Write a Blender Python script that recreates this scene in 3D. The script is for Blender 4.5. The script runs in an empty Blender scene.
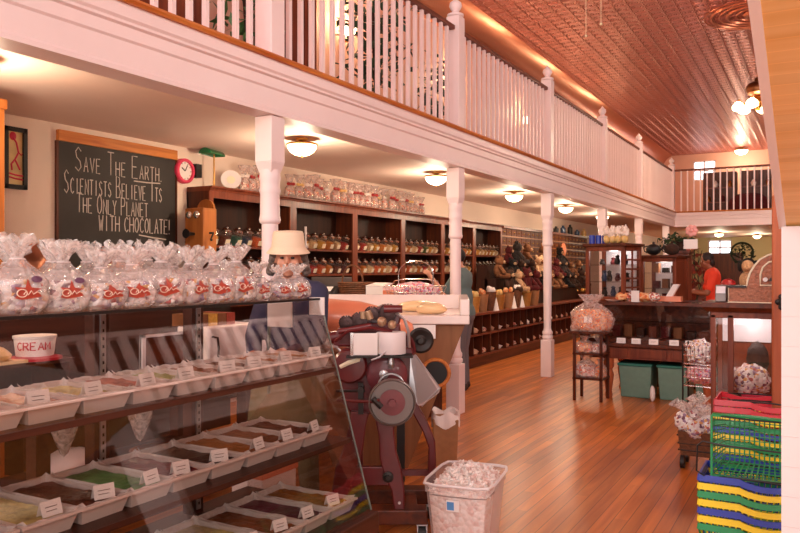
import bpy, math, random
from mathutils import Vector, Matrix, noise
random.seed(7)
PI = math.pi
C = bpy.context.scene.collection
def R(d): return math.radians(d)

# ------------------------------------------------------------------ camera
CS, SN = math.cos(R(29.25)), math.sin(R(29.25))
FPX, HZ, EYE = 750.0, 268.0, 1.5
def ray(u, v):
    k = (u - 400) / FPX
    return Vector((-SN + CS * k, CS + SN * k, (HZ - v) / FPX))
def at(u, v, X=None, Y=None, Z=None, d=None):
    """the point of the place that a pixel of the photograph shows, on a known plane"""
    D = ray(u, v)
    if X is not None: d = X / D.x
    elif Y is not None: d = Y / D.y
    elif Z is not None: d = (Z - EYE) / D.z
    return Vector((0, 0, EYE)) + D * d
cam_d = bpy.data.cameras.new('camera'); cam = bpy.data.objects.new('camera', cam_d); C.objects.link(cam)
cam.location = (0, 0, EYE); cam.rotation_euler = (R(90), 0, R(29.25))
cam_d.sensor_width = 36; cam_d.lens = FPX / 800 * 36; cam_d.shift_y = (HZ - 266.5) / 800
cam_d.clip_end = 200
S = bpy.context.scene
S.camera = cam
S.view_settings.view_transform = 'Standard'; S.view_settings.look = 'None'
S.view_settings.gamma = 1; S.view_settings.use_curve_mapping = False

# ------------------------------------------------------------------ materials
def lin(c):
    return tuple(((x / 255) / 12.92 if x / 255 <= .04045 else ((x / 255 + .055) / 1.055) ** 2.4) for x in c) + (1,)
M = {}
def newmat(name):
    m = bpy.data.materials.new(name); m.use_nodes = True; M[name] = m
    nt = m.node_tree; b = nt.nodes['Principled BSDF']
    return m, nt, b
def N(nt, t, **k):
    n = nt.nodes.new(t)
    for a, v in k.items(): setattr(n, a, v)
    return n
def pm(name, rgb, rough=.5, metal=0, var=0, scale=20, bump=0, bscale=60, coat=0, emit=0, ecol=None, alpha=1, spec=.5):
    m, nt, b = newmat(name)
    b.inputs['Base Color'].default_value = lin(rgb); b.inputs['Roughness'].default_value = rough
    b.inputs['Metallic'].default_value = metal; b.inputs['Coat Weight'].default_value = coat
    b.inputs['Specular IOR Level'].default_value = spec; b.inputs['Alpha'].default_value = alpha
    if emit:
        b.inputs['Emission Color'].default_value = lin(ecol or rgb); b.inputs['Emission Strength'].default_value = emit
    tc = N(nt, 'ShaderNodeTexCoord')
    if var:
        n = N(nt, 'ShaderNodeTexNoise'); n.inputs['Scale'].default_value = scale; n.inputs['Detail'].default_value = 4
        nt.links.new(tc.outputs['Object'], n.inputs['Vector'])
        h = N(nt, 'ShaderNodeHueSaturation'); h.inputs['Color'].default_value = lin(rgb)
        mr = N(nt, 'ShaderNodeMapRange'); mr.inputs[1].default_value = .3; mr.inputs[2].default_value = .7
        mr.inputs[3].default_value = 1 - var; mr.inputs[4].default_value = 1 + var
        nt.links.new(n.outputs['Fac'], mr.inputs[0]); nt.links.new(mr.outputs[0], h.inputs['Value'])
        nt.links.new(h.outputs[0], b.inputs['Base Color'])
    if bump:
        n2 = N(nt, 'ShaderNodeTexNoise'); n2.inputs['Scale'].default_value = bscale; n2.inputs['Detail'].default_value = 3
        nt.links.new(tc.outputs['Object'], n2.inputs['Vector'])
        bp = N(nt, 'ShaderNodeBump'); bp.inputs['Strength'].default_value = bump; bp.inputs['Distance'].default_value = .01
        nt.links.new(n2.outputs['Fac'], bp.inputs['Height']); nt.links.new(bp.outputs[0], b.inputs['Normal'])
    return m
def wood(name, dark, light, axis=2, rough=.35, scale=9, coat=.3, planks=None, pax=0, seam=.42, lo=.78, hi=1.14):
    """grain stretched along an axis; planks = board width across axis pax"""
    m, nt, b = newmat(name)
    tc = N(nt, 'ShaderNodeTexCoord'); mp = N(nt, 'ShaderNodeMapping')
    sc = [scale] * 3; sc[axis] = scale * .07; mp.inputs['Scale'].default_value = sc
    nt.links.new(tc.outputs['Object'], mp.inputs['Vector'])
    n = N(nt, 'ShaderNodeTexNoise'); n.inputs['Scale'].default_value = 2.2; n.inputs['Detail'].default_value = 6; n.inputs['Distortion'].default_value = .6
    nt.links.new(mp.outputs[0], n.inputs['Vector'])
    cr = N(nt, 'ShaderNodeValToRGB'); cr.color_ramp.elements[0].position = .3; cr.color_ramp.elements[1].position = .72
    cr.color_ramp.elements[0].color = lin(dark); cr.color_ramp.elements[1].color = lin(light)
    nt.links.new(n.outputs['Fac'], cr.inputs[0])
    out = cr.outputs[0]
    if planks:
        sx = N(nt, 'ShaderNodeSeparateXYZ'); nt.links.new(tc.outputs['Object'], sx.inputs[0])
        dv = N(nt, 'ShaderNodeMath', operation='DIVIDE'); dv.inputs[1].default_value = planks
        nt.links.new(sx.outputs[pax], dv.inputs[0])
        fl = N(nt, 'ShaderNodeMath', operation='FLOOR'); nt.links.new(dv.outputs[0], fl.inputs[0])
        fr = N(nt, 'ShaderNodeMath', operation='FRACT'); nt.links.new(dv.outputs[0], fr.inputs[0])
        # boards have ends: a second cut along the grain, staggered per board
        wn = N(nt, 'ShaderNodeTexWhiteNoise', noise_dimensions='1D'); nt.links.new(fl.outputs[0], wn.inputs['W'])
        ad = N(nt, 'ShaderNodeMath', operation='MULTIPLY_ADD'); ad.inputs[1].default_value = .42
        nt.links.new(sx.outputs[axis], ad.inputs[0]); ms = N(nt, 'ShaderNodeMath', operation='MULTIPLY'); ms.inputs[1].default_value = 7
        nt.links.new(wn.outputs['Value'], ms.inputs[0]); nt.links.new(ms.outputs[0], ad.inputs[2])
        f2 = N(nt, 'ShaderNodeMath', operation='FLOOR'); nt.links.new(ad.outputs[0], f2.inputs[0])
        cv = N(nt, 'ShaderNodeCombineXYZ'); nt.links.new(fl.outputs[0], cv.inputs[0]); nt.links.new(f2.outputs[0], cv.inputs[1])
        w2 = N(nt, 'ShaderNodeTexWhiteNoise', noise_dimensions='3D'); nt.links.new(cv.outputs[0], w2.inputs['Vector'])
        mr = N(nt, 'ShaderNodeMapRange'); mr.inputs[3].default_value = lo; mr.inputs[4].default_value = hi
        nt.links.new(w2.outputs['Value'], mr.inputs[0])
        gt = N(nt, 'ShaderNodeMath', operation='GREATER_THAN'); gt.inputs[1].default_value = .06; nt.links.new(fr.outputs[0], gt.inputs[0])
        m2 = N(nt, 'ShaderNodeMapRange'); m2.inputs[3].default_value = seam; m2.inputs[4].default_value = 1; nt.links.new(gt.outputs[0], m2.inputs[0])
        mu = N(nt, 'ShaderNodeMath', operation='MULTIPLY'); nt.links.new(mr.outputs[0], mu.inputs[0]); nt.links.new(m2.outputs[0], mu.inputs[1])
        h = N(nt, 'ShaderNodeHueSaturation'); nt.links.new(out, h.inputs['Color']); nt.links.new(mu.outputs[0], h.inputs['Value'])
        out = h.outputs[0]
        bp = N(nt, 'ShaderNodeBump'); bp.inputs['Strength'].default_value = .25; bp.inputs['Distance'].default_value = .004
        nt.links.new(gt.outputs[0], bp.inputs['Height']); nt.links.new(bp.outputs[0], b.inputs['Normal'])
    nt.links.new(out, b.inputs['Base Color'])
    b.inputs['Roughness'].default_value = rough + .1; b.inputs['Coat Weight'].default_value = coat * .3; b.inputs['Coat Roughness'].default_value = .25; b.inputs['Specular IOR Level'].default_value = .32
    return m
def clear(name, tint=(255, 255, 255), refl=1.0, haze=0.0, hazecol=(255, 240, 238), rough=.02, wr=0):
    """thin clear sheet: passes light, mirrors by Fresnel, with a share of milky haze"""
    m, nt, b = newmat(name); nt.nodes.remove(b)
    out = nt.nodes['Material Output']
    tr = N(nt, 'ShaderNodeBsdfTransparent'); tr.inputs[0].default_value = lin(tint)
    gl = N(nt, 'ShaderNodeBsdfGlossy'); gl.inputs['Roughness'].default_value = rough
    fr = N(nt, 'ShaderNodeFresnel'); fr.inputs['IOR'].default_value = 1.5
    ge = N(nt, 'ShaderNodeNewGeometry'); io = N(nt, 'ShaderNodeMapRange'); io.inputs[3].default_value = 1.5; io.inputs[4].default_value = 1 / 1.5
    nt.links.new(ge.outputs['Backfacing'], io.inputs[0]); nt.links.new(io.outputs[0], fr.inputs['IOR'])
    mm = N(nt, 'ShaderNodeMath', operation='MULTIPLY'); mm.inputs[1].default_value = refl
    mm.use_clamp = True
    nt.links.new(fr.outputs[0], mm.inputs[0])
    base = tr.outputs[0]
    tc = N(nt, 'ShaderNodeTexCoord')
    if haze:
        df = N(nt, 'ShaderNodeBsdfDiffuse'); df.inputs[0].default_value = lin(hazecol)
        tl = N(nt, 'ShaderNodeBsdfTranslucent'); tl.inputs[0].default_value = lin(hazecol)
        a = N(nt, 'ShaderNodeMixShader'); a.inputs[0].default_value = .4
        nt.links.new(df.outputs[0], a.inputs[1]); nt.links.new(tl.outputs[0], a.inputs[2])
        h = N(nt, 'ShaderNodeMixShader'); h.inputs[0].default_value = haze
        nt.links.new(base, h.inputs[1]); nt.links.new(a.outputs[0], h.inputs[2]); base = h.outputs[0]
        if wr:
            n = N(nt, 'ShaderNodeTexNoise'); n.inputs['Scale'].default_value = wr; n.inputs['Distortion'].default_value = 1.5; n.inputs['Detail'].default_value = 3
            nt.links.new(tc.outputs['Object'], n.inputs['Vector'])
            mr = N(nt, 'ShaderNodeMapRange'); mr.inputs[1].default_value = .35; mr.inputs[2].default_value = .65
            mr.inputs[3].default_value = haze * .35; mr.inputs[4].default_value = min(1, haze * 1.7)
            nt.links.new(n.outputs['Fac'], mr.inputs[0]); nt.links.new(mr.outputs[0], h.inputs[0])
            bp = N(nt, 'ShaderNodeBump'); bp.inputs['Strength'].default_value = .8; bp.inputs['Distance'].default_value = .02
            nt.links.new(n.outputs['Fac'], bp.inputs['Height'])
            for q in (gl, df): nt.links.new(bp.outputs[0], q.inputs['Normal'])
    x = N(nt, 'ShaderNodeMixShader'); nt.links.new(mm.outputs[0], x.inputs[0])
    nt.links.new(base, x.inputs[1]); nt.links.new(gl.outputs[0], x.inputs[2]); nt.links.new(x.outputs[0], out.inputs[0])
    return m
def cells(name, cols, scale=60, rough=.35, bump=.6, coat=.2, shift=True):
    """a heap of small sweets: cell colours picked from a list"""
    m, nt, b = newmat(name)
    tc = N(nt, 'ShaderNodeTexCoord'); oi = N(nt, 'ShaderNodeObjectInfo')
    va = N(nt, 'ShaderNodeVectorMath', operation='MULTIPLY_ADD')
    cx = N(nt, 'ShaderNodeCombineXYZ')
    for i in range(3): nt.links.new(oi.outputs['Random'], cx.inputs[i])
    va.inputs[1].default_value = (37, 37, 37) if shift else (0, 0, 0)
    nt.links.new(cx.outputs[0], va.inputs[0]); nt.links.new(tc.outputs['Object'], va.inputs[2])
    v = N(nt, 'ShaderNodeTexVoronoi'); v.inputs['Scale'].default_value = scale; nt.links.new(va.outputs[0], v.inputs['Vector'])
    sp = N(nt, 'ShaderNodeSeparateColor'); nt.links.new(v.outputs['Color'], sp.inputs[0])
    cr = N(nt, 'ShaderNodeValToRGB'); cr.color_ramp.interpolation = 'CONSTANT'
    el = cr.color_ramp.elements
    for i, c in enumerate(cols):
        p = i / len(cols)
        if i < 2: el[i].position = p
        else: el.new(p)
        el[i].color = lin(c)
    nt.links.new(sp.outputs[0], cr.inputs[0]); nt.links.new(cr.outputs[0], b.inputs['Base Color'])
    bp = N(nt, 'ShaderNodeBump'); bp.invert = True; bp.inputs['Strength'].default_value = bump; bp.inputs['Distance'].default_value = .02
    nt.links.new(v.outputs['Distance'], bp.inputs['Height']); nt.links.new(bp.outputs[0], b.inputs['Normal'])
    b.inputs['Roughness'].default_value = rough; b.inputs['Coat Weight'].default_value = coat
    return m

pm('white_paint', (247, 226, 224), .42, var=.02, scale=3)
pm('soffit_paint', (232, 206, 192), .6, var=.03, scale=2)
pm('wall_paint', (242, 220, 204), .6, var=.02, scale=2)
pm('salmon_paint', (228, 172, 148), .55, var=.04, scale=2)
pm('olive_paint', (206, 190, 140), .6, var=.03, scale=2)
pm('trim_white', (252, 250, 252), .4); pm('bronze', (112, 70, 40), .35, .8); wood('drawer_wood', (86, 42, 22), (124, 68, 36), 1, .5, 8, 0)
pm('panel_white', (232, 222, 222), .45)
wood('oak_trim', (184, 98, 40), (226, 146, 72), 1, .35, 12)
wood('floor_boards', (174, 88, 30), (226, 134, 60), 1, .27, 6, .6, planks=.083, pax=0)
wood('soffit_boards', (232, 190, 116), (250, 218, 152), 0, .38, 6, .2, planks=.055, pax=1, seam=1.12, lo=.95, hi=1.04)
wood('dark_wood', (58, 22, 10), (104, 46, 20), 2, .35, 8)
wood('dark_wood_long', (62, 24, 10), (112, 50, 22), 1, .35, 8)
wood('shelf_back', (40, 18, 9), (66, 30, 14), 2, .5, 6, .1)
wood('red_wood', (98, 40, 22), (140, 68, 40), 2, .3, 8)
wood('phone_wood', (150, 84, 36), (190, 116, 56), 2, .35, 9)
wood('post_wood', (150, 72, 40), (190, 104, 64), 2, .4, 7)
wood('case_wood', (54, 28, 19), (86, 46, 32), 1, .35, 8)
wood('ply_wood', (122, 76, 46), (156, 104, 68), 2, .45, 5, .1)
pm('chrome', (225, 222, 220), .15, 1)
pm('steel', (196, 194, 196), .3, .8, bump=.05)
pm('brass', (200, 150, 80), .28, 1)
pm('copper', (206, 140, 110), .3, 1, var=.06, scale=6)
pm('iron', (52, 46, 44), .45, .6, var=.1)
pm('black', (26, 22, 22), .5)
pm('maroon', (98, 26, 28), .38, 0, var=.12, scale=14, coat=.25)
pm('maroon_light', (118, 50, 56), .4, 0, var=.1, scale=14, coat=.2)
pm('grey_ring', (120, 110, 106), .4, .5)
pm('paper', (244, 236, 232), .7)
pm('cream', (240, 228, 200), .5)
pm('slate', (50, 44, 40), .65, var=.18, scale=4)
pm('chalk', (226, 214, 206), .9)
pm('pink', (226, 60, 96), .4)
pm('green_glass', (20, 110, 60), .15, coat=.5)
pm('tray_white', (232, 216, 208), .3, var=.03, coat=.2)
pm('parchment', (240, 230, 226), .55, bump=.4, bscale=40)
pm('marble', (240, 222, 214), .2, var=.04, scale=9)
pm('taffy', (236, 142, 106), .35, var=.06, scale=5, coat=.3)
pm('pale_taffy', (250, 214, 160), .35, coat=.3)
pm('lamp_glow', (255, 240, 214), .5, emit=9, ecol=(255, 222, 168))
pm('globe_glow', (255, 240, 220), .5, emit=16, ecol=(255, 216, 170))
pm('window_glow', (255, 255, 255), .5, emit=3, ecol=(240, 246, 255))
pm('tub_teal', (112, 148, 132), .4, var=.05, coat=.1)
pm('teal_lid', (48, 128, 112), .4)
pm('bin_white', (236, 216, 212), .35, alpha=.3)
for n_, c_ in dict(red=(206, 40, 56), yellow=(242, 214, 30), green=(24, 146, 84), blue=(40, 62, 168)).items():
    pm('plastic_' + n_, c_, .35, coat=.15)
pm('logo_red', (176, 70, 52), .4, var=.2, scale=60); pm('logo_orange', (232, 140, 96), .4); pm('logo_cream', (250, 226, 206), .4)
pm('purple', (96, 40, 82), .4)
clear('glass', (244, 240, 238), 1.2)
clear('edge_glass', (190, 205, 198), 1.2, haze=.35, hazecol=(200, 215, 208))
clear('cellophane', (255, 254, 253), 1.7, haze=.30, hazecol=(255, 250, 248), rough=.09, wr=16)
clear('cellophane_top', (255, 254, 253), 1.7, haze=.52, hazecol=(255, 250, 248), rough=.12, wr=26)
clear('small_wrap', (255, 250, 248), 1.0, haze=.3, rough=.15, wr=20)
clear('jar_glass', (235, 225, 215), 1.3, haze=.06)
cells('bag_candy', [(252, 246, 246), (250, 240, 238), (240, 214, 212), (250, 244, 240), (196, 110, 104), (252, 246, 248), (170, 140, 170), (250, 244, 238), (236, 180, 110), (252, 246, 244), (130, 84, 100), (250, 240, 238)], 55)
cells('orange_candy', [(232, 136, 76), (240, 168, 110), (222, 112, 60), (246, 200, 150)], 46)
cells('pink_candy', [(250, 190, 200), (236, 110, 130), (252, 226, 228), (210, 170, 210), (250, 210, 200)], 60)
cells('white_taffy', [(250, 238, 232), (246, 228, 220), (252, 244, 240), (236, 206, 198)], 38, .5)
cells('mixed_candy', [(214, 120, 90), (244, 226, 214), (150, 60, 50), (236, 190, 150), (240, 232, 226), (200, 90, 80)], 50)

# ------------------------------------------------------------------ mesh helpers
class MB:
    def __init__(s): s.v = []; s.f = []; s.mi = []; s.cur = 0
    def add(s, vs, fs):
        b = len(s.v); s.v += [Vector(p) for p in vs]
        s.f += [tuple(b + i for i in f) for f in fs]; s.mi += [s.cur] * len(fs); return s
    def box(s, x0, x1, y0, y1, z0, z1):
        return s.add([(x, y, z) for z in (z0, z1) for y in (y0, y1) for x in (x0, x1)],
                     [(0, 2, 3, 1), (4, 5, 7, 6), (0, 1, 5, 4), (2, 6, 7, 3), (0, 4, 6, 2), (1, 3, 7, 5)])
    def tbox(s, w0, d0, w1, d1, z0, z1, c=(0, 0)):
        a, b = c
        return s.add([(a - w0, b - d0, z0), (a + w0, b - d0, z0), (a - w0, b + d0, z0), (a + w0, b + d0, z0),
                      (a - w1, b - d1, z1), (a + w1, b - d1, z1), (a - w1, b + d1, z1), (a + w1, b + d1, z1)],
                     [(0, 2, 3, 1), (4, 5, 7, 6), (0, 1, 5, 4), (2, 6, 7, 3), (0, 4, 6, 2), (1, 3, 7, 5)])
    def bar(s, p, q, a, b=None):
        """square bar from p to q"""
        p, q = Vector(p), Vector(q); b = b or a; d = (q - p).normalized()
        up = Vector((0, 0, 1)) if abs(d.z) < .95 else Vector((0, 1, 0))
        x = d.cross(up).normalized(); y = x.cross(d)
        vs = [o + x * (i * a / 2) + y * (j * b / 2) for o in (p, q) for i, j in ((-1, -1), (1, -1), (1, 1), (-1, 1))]
        return s.add(vs, [(3, 2, 1, 0), (4, 5, 6, 7)] + [(i, (i + 1) % 4, 4 + (i + 1) % 4, 4 + i) for i in range(4)])
    def cyl(s, p, q, r0, r1=None, n=12, cap=True):
        p, q = Vector(p), Vector(q); r1 = r0 if r1 is None else r1; d = (q - p).normalized()
        up = Vector((0, 0, 1)) if abs(d.z) < .95 else Vector((0, 1, 0))
        x = d.cross(up).normalized(); y = d.cross(x)
        vs = [o + (x * math.cos(t) + y * math.sin(t)) * r for o, r in ((p, r0), (q, r1)) for t in (2 * PI * i / n for i in range(n))]
        fs = [(i, (i + 1) % n, n + (i + 1) % n, n + i) for i in range(n)]
        if cap: fs += [tuple(range(n - 1, -1, -1)), tuple(range(n, 2 * n))]
        return s.add(vs, fs)
    def lathe(s, prof, c=(0, 0, 0), n=20, ax=2, sq=None):
        c = Vector(c); vs = []
        for r, z in prof:
            for i in range(n):
                t = 2 * PI * i / n; p = [r * math.cos(t), r * math.sin(t), z]
                if ax == 1: p = [p[0], p[2], p[1]]
                if ax == 0: p = [p[2], p[0], p[1]]
                vs.append(c + Vector(p))
        m = len(prof); fs = []
        for k in range(m - 1):
            for i in range(n):
                j = (i + 1) % n; fs.append((k * n + i, k * n + j, (k + 1) * n + j, (k + 1) * n + i))
        if prof[0][0] > 1e-4: fs.append(tuple(range(n - 1, -1, -1)))
        if prof[-1][0] > 1e-4: fs.append(tuple(range((m - 1) * n, m * n)))
        return s.add(vs, fs)
    def tube(s, pts, r, n=6, closed=False):
        pts = [Vector(p) for p in pts]; m = len(pts); vs = []; last = None
        for i, p in enumerate(pts):
            a = pts[i - 1] if (i or closed) else p; b = pts[(i + 1) % m] if (i < m - 1 or closed) else p
            d = (b - a).normalized()
            if last is None:
                up = Vector((0, 0, 1)) if abs(d.z) < .9 else Vector((0, 1, 0)); x = d.cross(up).normalized()
            else: x = (last - d * last.dot(d)).normalized()
            last = x; y = d.cross(x); rr = r[i] if isinstance(r, (list, tuple)) else r
            vs += [p + (x * math.cos(2 * PI * k / n) + y * math.sin(2 * PI * k / n)) * rr for k in range(n)]
        fs = []
        for i in range(m if closed else m - 1):
            j = (i + 1) % m
            for k in range(n): fs.append((i * n + k, i * n + (k + 1) % n, j * n + (k + 1) % n, j * n + k))
        if not closed: fs += [tuple(range(n - 1, -1, -1)), tuple(range((m - 1) * n, m * n))]
        return s.add(vs, fs)
    def prism(s, poly, off):
        """closed outline (3-D points) swept along off"""
        p = [Vector(q) for q in poly]; n = len(p); off = Vector(off)
        return s.add(p + [q + off for q in p], [tuple(range(n - 1, -1, -1)), tuple(range(n, 2 * n))] +
                     [(i, (i + 1) % n, n + (i + 1) % n, n + i) for i in range(n)])
    def ball(s, c, r, nu=14, nv=9, amp=0, fq=6, seed=0, flat=None):
        if not isinstance(r, (tuple, list)): r = (r, r, r)
        c = Vector(c); vs = [];
        for j in range(nv + 1):
            ph = PI * j / nv - PI / 2
            for i in range(nu):
                t = 2 * PI * i / nu
                d = Vector((math.cos(ph) * math.cos(t), math.cos(ph) * math.sin(t), math.sin(ph)))
                k = 1 + (amp * noise.noise(d * fq * .5 + Vector((seed * 3.7, seed, 0))) if amp else 0)
                p = Vector((d.x * r[0], d.y * r[1], d.z * r[2])) * k
                if flat is not None and p.z < flat: p.z = flat
                vs.append(c + p)
        fs = [(j * nu + i, j * nu + (i + 1) % nu, (j + 1) * nu + (i + 1) % nu, (j + 1) * nu + i) for j in range(nv) for i in range(nu)]
        return s.add(vs, fs)
    def capsule(s, p, q, r0, r1, n=12):
        s.cyl(p, q, r0, r1, n); s.ball(p, r0, n, 8); return s.ball(q, r1, n, 8)
    def torus(s, c, Rr, r, ax=2, n=20, k=6):
        c = Vector(c); pts = []
        for i in range(n):
            a = 2 * PI * i / n; p = [Rr * math.cos(a), Rr * math.sin(a), 0]
            if ax == 1: p = [p[0], 0, p[1]]
            if ax == 0: p = [0, p[0], p[1]]
            pts.append(c + Vector(p))
        return s.tube(pts, r, k, True)
    def xf(s, m, start=0):
        for i in range(start, len(s.v)): s.v[i] = m @ s.v[i]
        return s
    def build(s, name, mats, parent=None, smooth=False, bevel=0, world=False, angle=38):
        if isinstance(mats, str): mats = [mats]
        me = bpy.data.meshes.new(name); o = bpy.data.objects.new(name, me); C.objects.link(o)
        vs = s.v
        if parent is not None:
            o.parent = parent
            if world: inv = WM[parent].inverted(); vs = [inv @ v for v in vs]
            WM[o] = WM[parent].copy()
        else:
            lo = [min(v[i] for v in vs) for i in range(3)]; hi = [max(v[i] for v in vs) for i in range(3)]
            c = Vector(((lo[0] + hi[0]) / 2, (lo[1] + hi[1]) / 2, lo[2])); vs = [v - c for v in vs]
            o.location = c; WM[o] = Matrix.Translation(c)
        me.from_pydata(vs, [], s.f)
        for m in mats: me.materials.append(M[m])
        me.polygons.foreach_set('material_index', s.mi)
        me.validate(); me.update()
        if smooth:
            me.polygons.foreach_set('use_smooth', [True] * len(me.polygons))
            if angle: me.set_sharp_from_angle(angle=R(angle))
        if bevel:
            b = o.modifiers.new('edge', 'BEVEL'); b.width = bevel; b.segments = 2; b.limit_method = 'ANGLE'; b.angle_limit = R(50)
        return o
WM = {}
def tag(o, label=None, cat=None, group=None, kind=None):
    if label: o['label'] = label
    if cat: o['category'] = cat
    if group: o['group'] = group
    if kind: o['kind'] = kind
    return o
def thing(name, label, cat, loc=(0, 0, 0), rz=0, group=None, kind=None):
    o = bpy.data.objects.new(name, None); C.objects.link(o); o.empty_display_size = .1
    o.location = loc; o.rotation_euler = (0, 0, R(rz))
    WM[o] = Matrix.Translation(Vector(loc)) @ Matrix.Rotation(R(rz), 4, 'Z')
    return tag(o, label, cat, group, kind)
def dup(root, loc, rz=0, label=None, group=None, rot=None, scale=None):
    def cp(o, par):
        c = o.copy(); C.objects.link(c); c.parent = par
        for ch in KIDS(o): cp(ch, c)
        return c
    r = cp(root, None); r.location = loc; r.rotation_euler = rot or (0, 0, R(rz))
    if scale: r.scale = scale
    if label: r['label'] = label
    if group: r['group'] = group
    return r
def KIDS(o): return [c for c in o.children]
def place(o, loc, rz=0, label=None, scale=None):
    o.location = loc; o.rotation_euler = (0, 0, R(rz))
    if label: o['label'] = label
    if scale: o.scale = scale
    return o
ORD = 'first second third fourth fifth sixth seventh eighth ninth tenth eleventh twelfth thirteenth fourteenth fifteenth sixteenth seventeenth eighteenth nineteenth twentieth'.split()
def od(i):
    if i < 20: return ORD[i]
    t = ['twenty', 'thirty', 'forty', 'fifty'][i // 10 - 2 + (0)]
    i2 = (i + 1) % 10; t = ['', '', 'twenty', 'thirty', 'forty', 'fifty', 'sixty'][(i + 1) // 10]
    return (t + '-' + ORD[i2 - 1]) if i2 else {'twenty': 'twentieth', 'thirty': 'thirtieth', 'forty': 'fortieth', 'fifty': 'fiftieth', 'sixty': 'sixtieth'}[t]
def struct(name, mb, mats, **k):
    return tag(mb.build(name, mats, **k), kind='structure')
# single-stroke capitals for chalk and print, in a 1 x 1 cell
GL = {
 'A': [[(0, 0), (.5, 1), (1, 0)], [(.2, .38), (.8, .38)]], 'B': [[(0, 0), (0, 1), (.7, .95), (.8, .75), (.6, .55), (0, .52)], [(.6, .55), (.95, .3), (.75, .03), (0, 0)]],
 'C': [[(.95, .85), (.6, 1), (.2, .85), (0, .5), (.2, .12), (.6, 0), (.95, .15)]], 'E': [[(.9, 1), (0, 1), (0, 0), (.9, 0)], [(0, .52), (.7, .52)]],
 'H': [[(0, 0), (0, 1)], [(1, 0), (1, 1)], [(0, .5), (1, .5)]], 'I': [[(.5, 0), (.5, 1)]], 'L': [[(0, 1), (0, 0), (.85, 0)]],
 'N': [[(0, 0), (0, 1), (1, 0), (1, 1)]], 'O': [[(.5, 1), (.1, .8), (0, .45), (.2, .08), (.55, 0), (.9, .2), (1, .6), (.8, .92), (.5, 1)]],
 'P': [[(0, 0), (0, 1), (.75, .95), (.9, .75), (.7, .52), (0, .48)]], 'R': [[(0, 0), (0, 1), (.75, .95), (.9, .75), (.7, .52), (0, .48)], [(.45, .48), (1, 0)]],
 'S': [[(.9, .85), (.5, 1), (.1, .82), (.25, .58), (.75, .42), (.9, .18), (.5, 0), (.05, .15)]], 'T': [[(0, 1), (1, 1)], [(.5, 1), (.5, 0)]],
 'V': [[(0, 1), (.5, 0), (1, 1)]], 'W': [[(0, 1), (.25, 0), (.5, .7), (.75, 0), (1, 1)]], 'Y': [[(0, 1), (.5, .5), (1, 1)], [(.5, .5), (.5, 0)]],
 'M': [[(0, 0), (0, 1), (.5, .35), (1, 1), (1, 0)]], '.': [[(.1, 0), (.16, .06)]], '!': [[(.3, 1), (.3, .28)], [(.3, .06), (.3, 0)]]}
def strokes(mb, text, o, ex, ez, h, r, small=.72, wid=.5, gap=.17, caps=True):
    """write text from point o along ex, up ez; the first letter of a word stands taller when caps"""
    x = 0; first = True; o, ex, ez = Vector(o), Vector(ex), Vector(ez)
    for ch in text:
        if ch == ' ': x += h * .42; first = True; continue
        hh = h if (first and caps) else h * small; w = hh * (wid if ch not in '.!I' else .22)
        for st in GL[ch.upper()]:
            mb.tube([o + ex * (x + a * w) + ez * (b * hh) for a, b in st], r, 4)
        x += w + h * gap; first = False
    return x

# ================================================================== THE ROOM
XW, XF, YB, YF, ZC, ZG, ZT = -5.75, -3.2, 33.0, -4.0, 6.2, 2.75, 2.92   # wall, fascia face, back, front, tin ceiling, gallery soffit, gallery trim
struct('floor', MB().box(-6, 6, YF - .2, YB + .2, -.1, 0), 'floor_boards')
# tin ceiling of pressed square panels
m, nt, b = newmat('tin')
tc = N(nt, 'ShaderNodeTexCoord')
def tile_height(size, inner):
    s = N(nt, 'ShaderNodeVectorMath', operation='SCALE'); s.inputs['Scale'].default_value = 1 / size; nt.links.new(tc.outputs['Object'], s.inputs[0])
    f = N(nt, 'ShaderNodeVectorMath', operation='FRACTION'); nt.links.new(s.outputs[0], f.inputs[0])
    a = N(nt, 'ShaderNodeVectorMath', operation='SUBTRACT'); a.inputs[1].default_value = (.5, .5, 0); nt.links.new(f.outputs[0], a.inputs[0])
    z = N(nt, 'ShaderNodeVectorMath', operation='MULTIPLY'); z.inputs[1].default_value = (1, 1, 0); nt.links.new(a.outputs[0], z.inputs[0])
    l = N(nt, 'ShaderNodeVectorMath', operation='LENGTH'); nt.links.new(z.outputs[0], l.inputs[0])
    r = N(nt, 'ShaderNodeValToRGB'); e = r.color_ramp.elements
    e[0].position = 0; e[0].color = (1, 1, 1, 1); e[1].position = .12; e[1].color = (.2, .2, .2, 1)
    for p, c in ((.2, .75), (.27, .2), (.36, .3), (.42, .9), (.47, .2)):
        q = e.new(p); q.color = (c, c, c, 1)
    nt.links.new(l.outputs['Value'], r.inputs[0])
    ab = N(nt, 'ShaderNodeVectorMath', operation='ABSOLUTE'); nt.links.new(z.outputs[0], ab.inputs[0])
    sx = N(nt, 'ShaderNodeSeparateXYZ'); nt.links.new(ab.outputs[0], sx.inputs[0])
    mx = N(nt, 'ShaderNodeMath', operation='MAXIMUM'); nt.links.new(sx.outputs[0], mx.inputs[0]); nt.links.new(sx.outputs[1], mx.inputs[1])
    mr = N(nt, 'ShaderNodeMapRange'); mr.inputs[1].default_value = .42; mr.inputs[2].default_value = .5; mr.inputs[3].default_value = 0; mr.inputs[4].default_value = .55
    nt.links.new(mx.outputs[0], mr.inputs[0])
    ad = N(nt, 'ShaderNodeMath', operation='ADD'); nt.links.new(r.outputs[0], ad.inputs[0]); nt.links.new(mr.outputs[0], ad.inputs[1])
    return ad.outputs[0]
bp = N(nt, 'ShaderNodeBump'); bp.inputs['Strength'].default_value = 1; bp.inputs['Distance'].default_value = .11
nt.links.new(tile_height(.25, .3), bp.inputs['Height']); nt.links.new(bp.outputs[0], b.inputs['Normal'])
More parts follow.
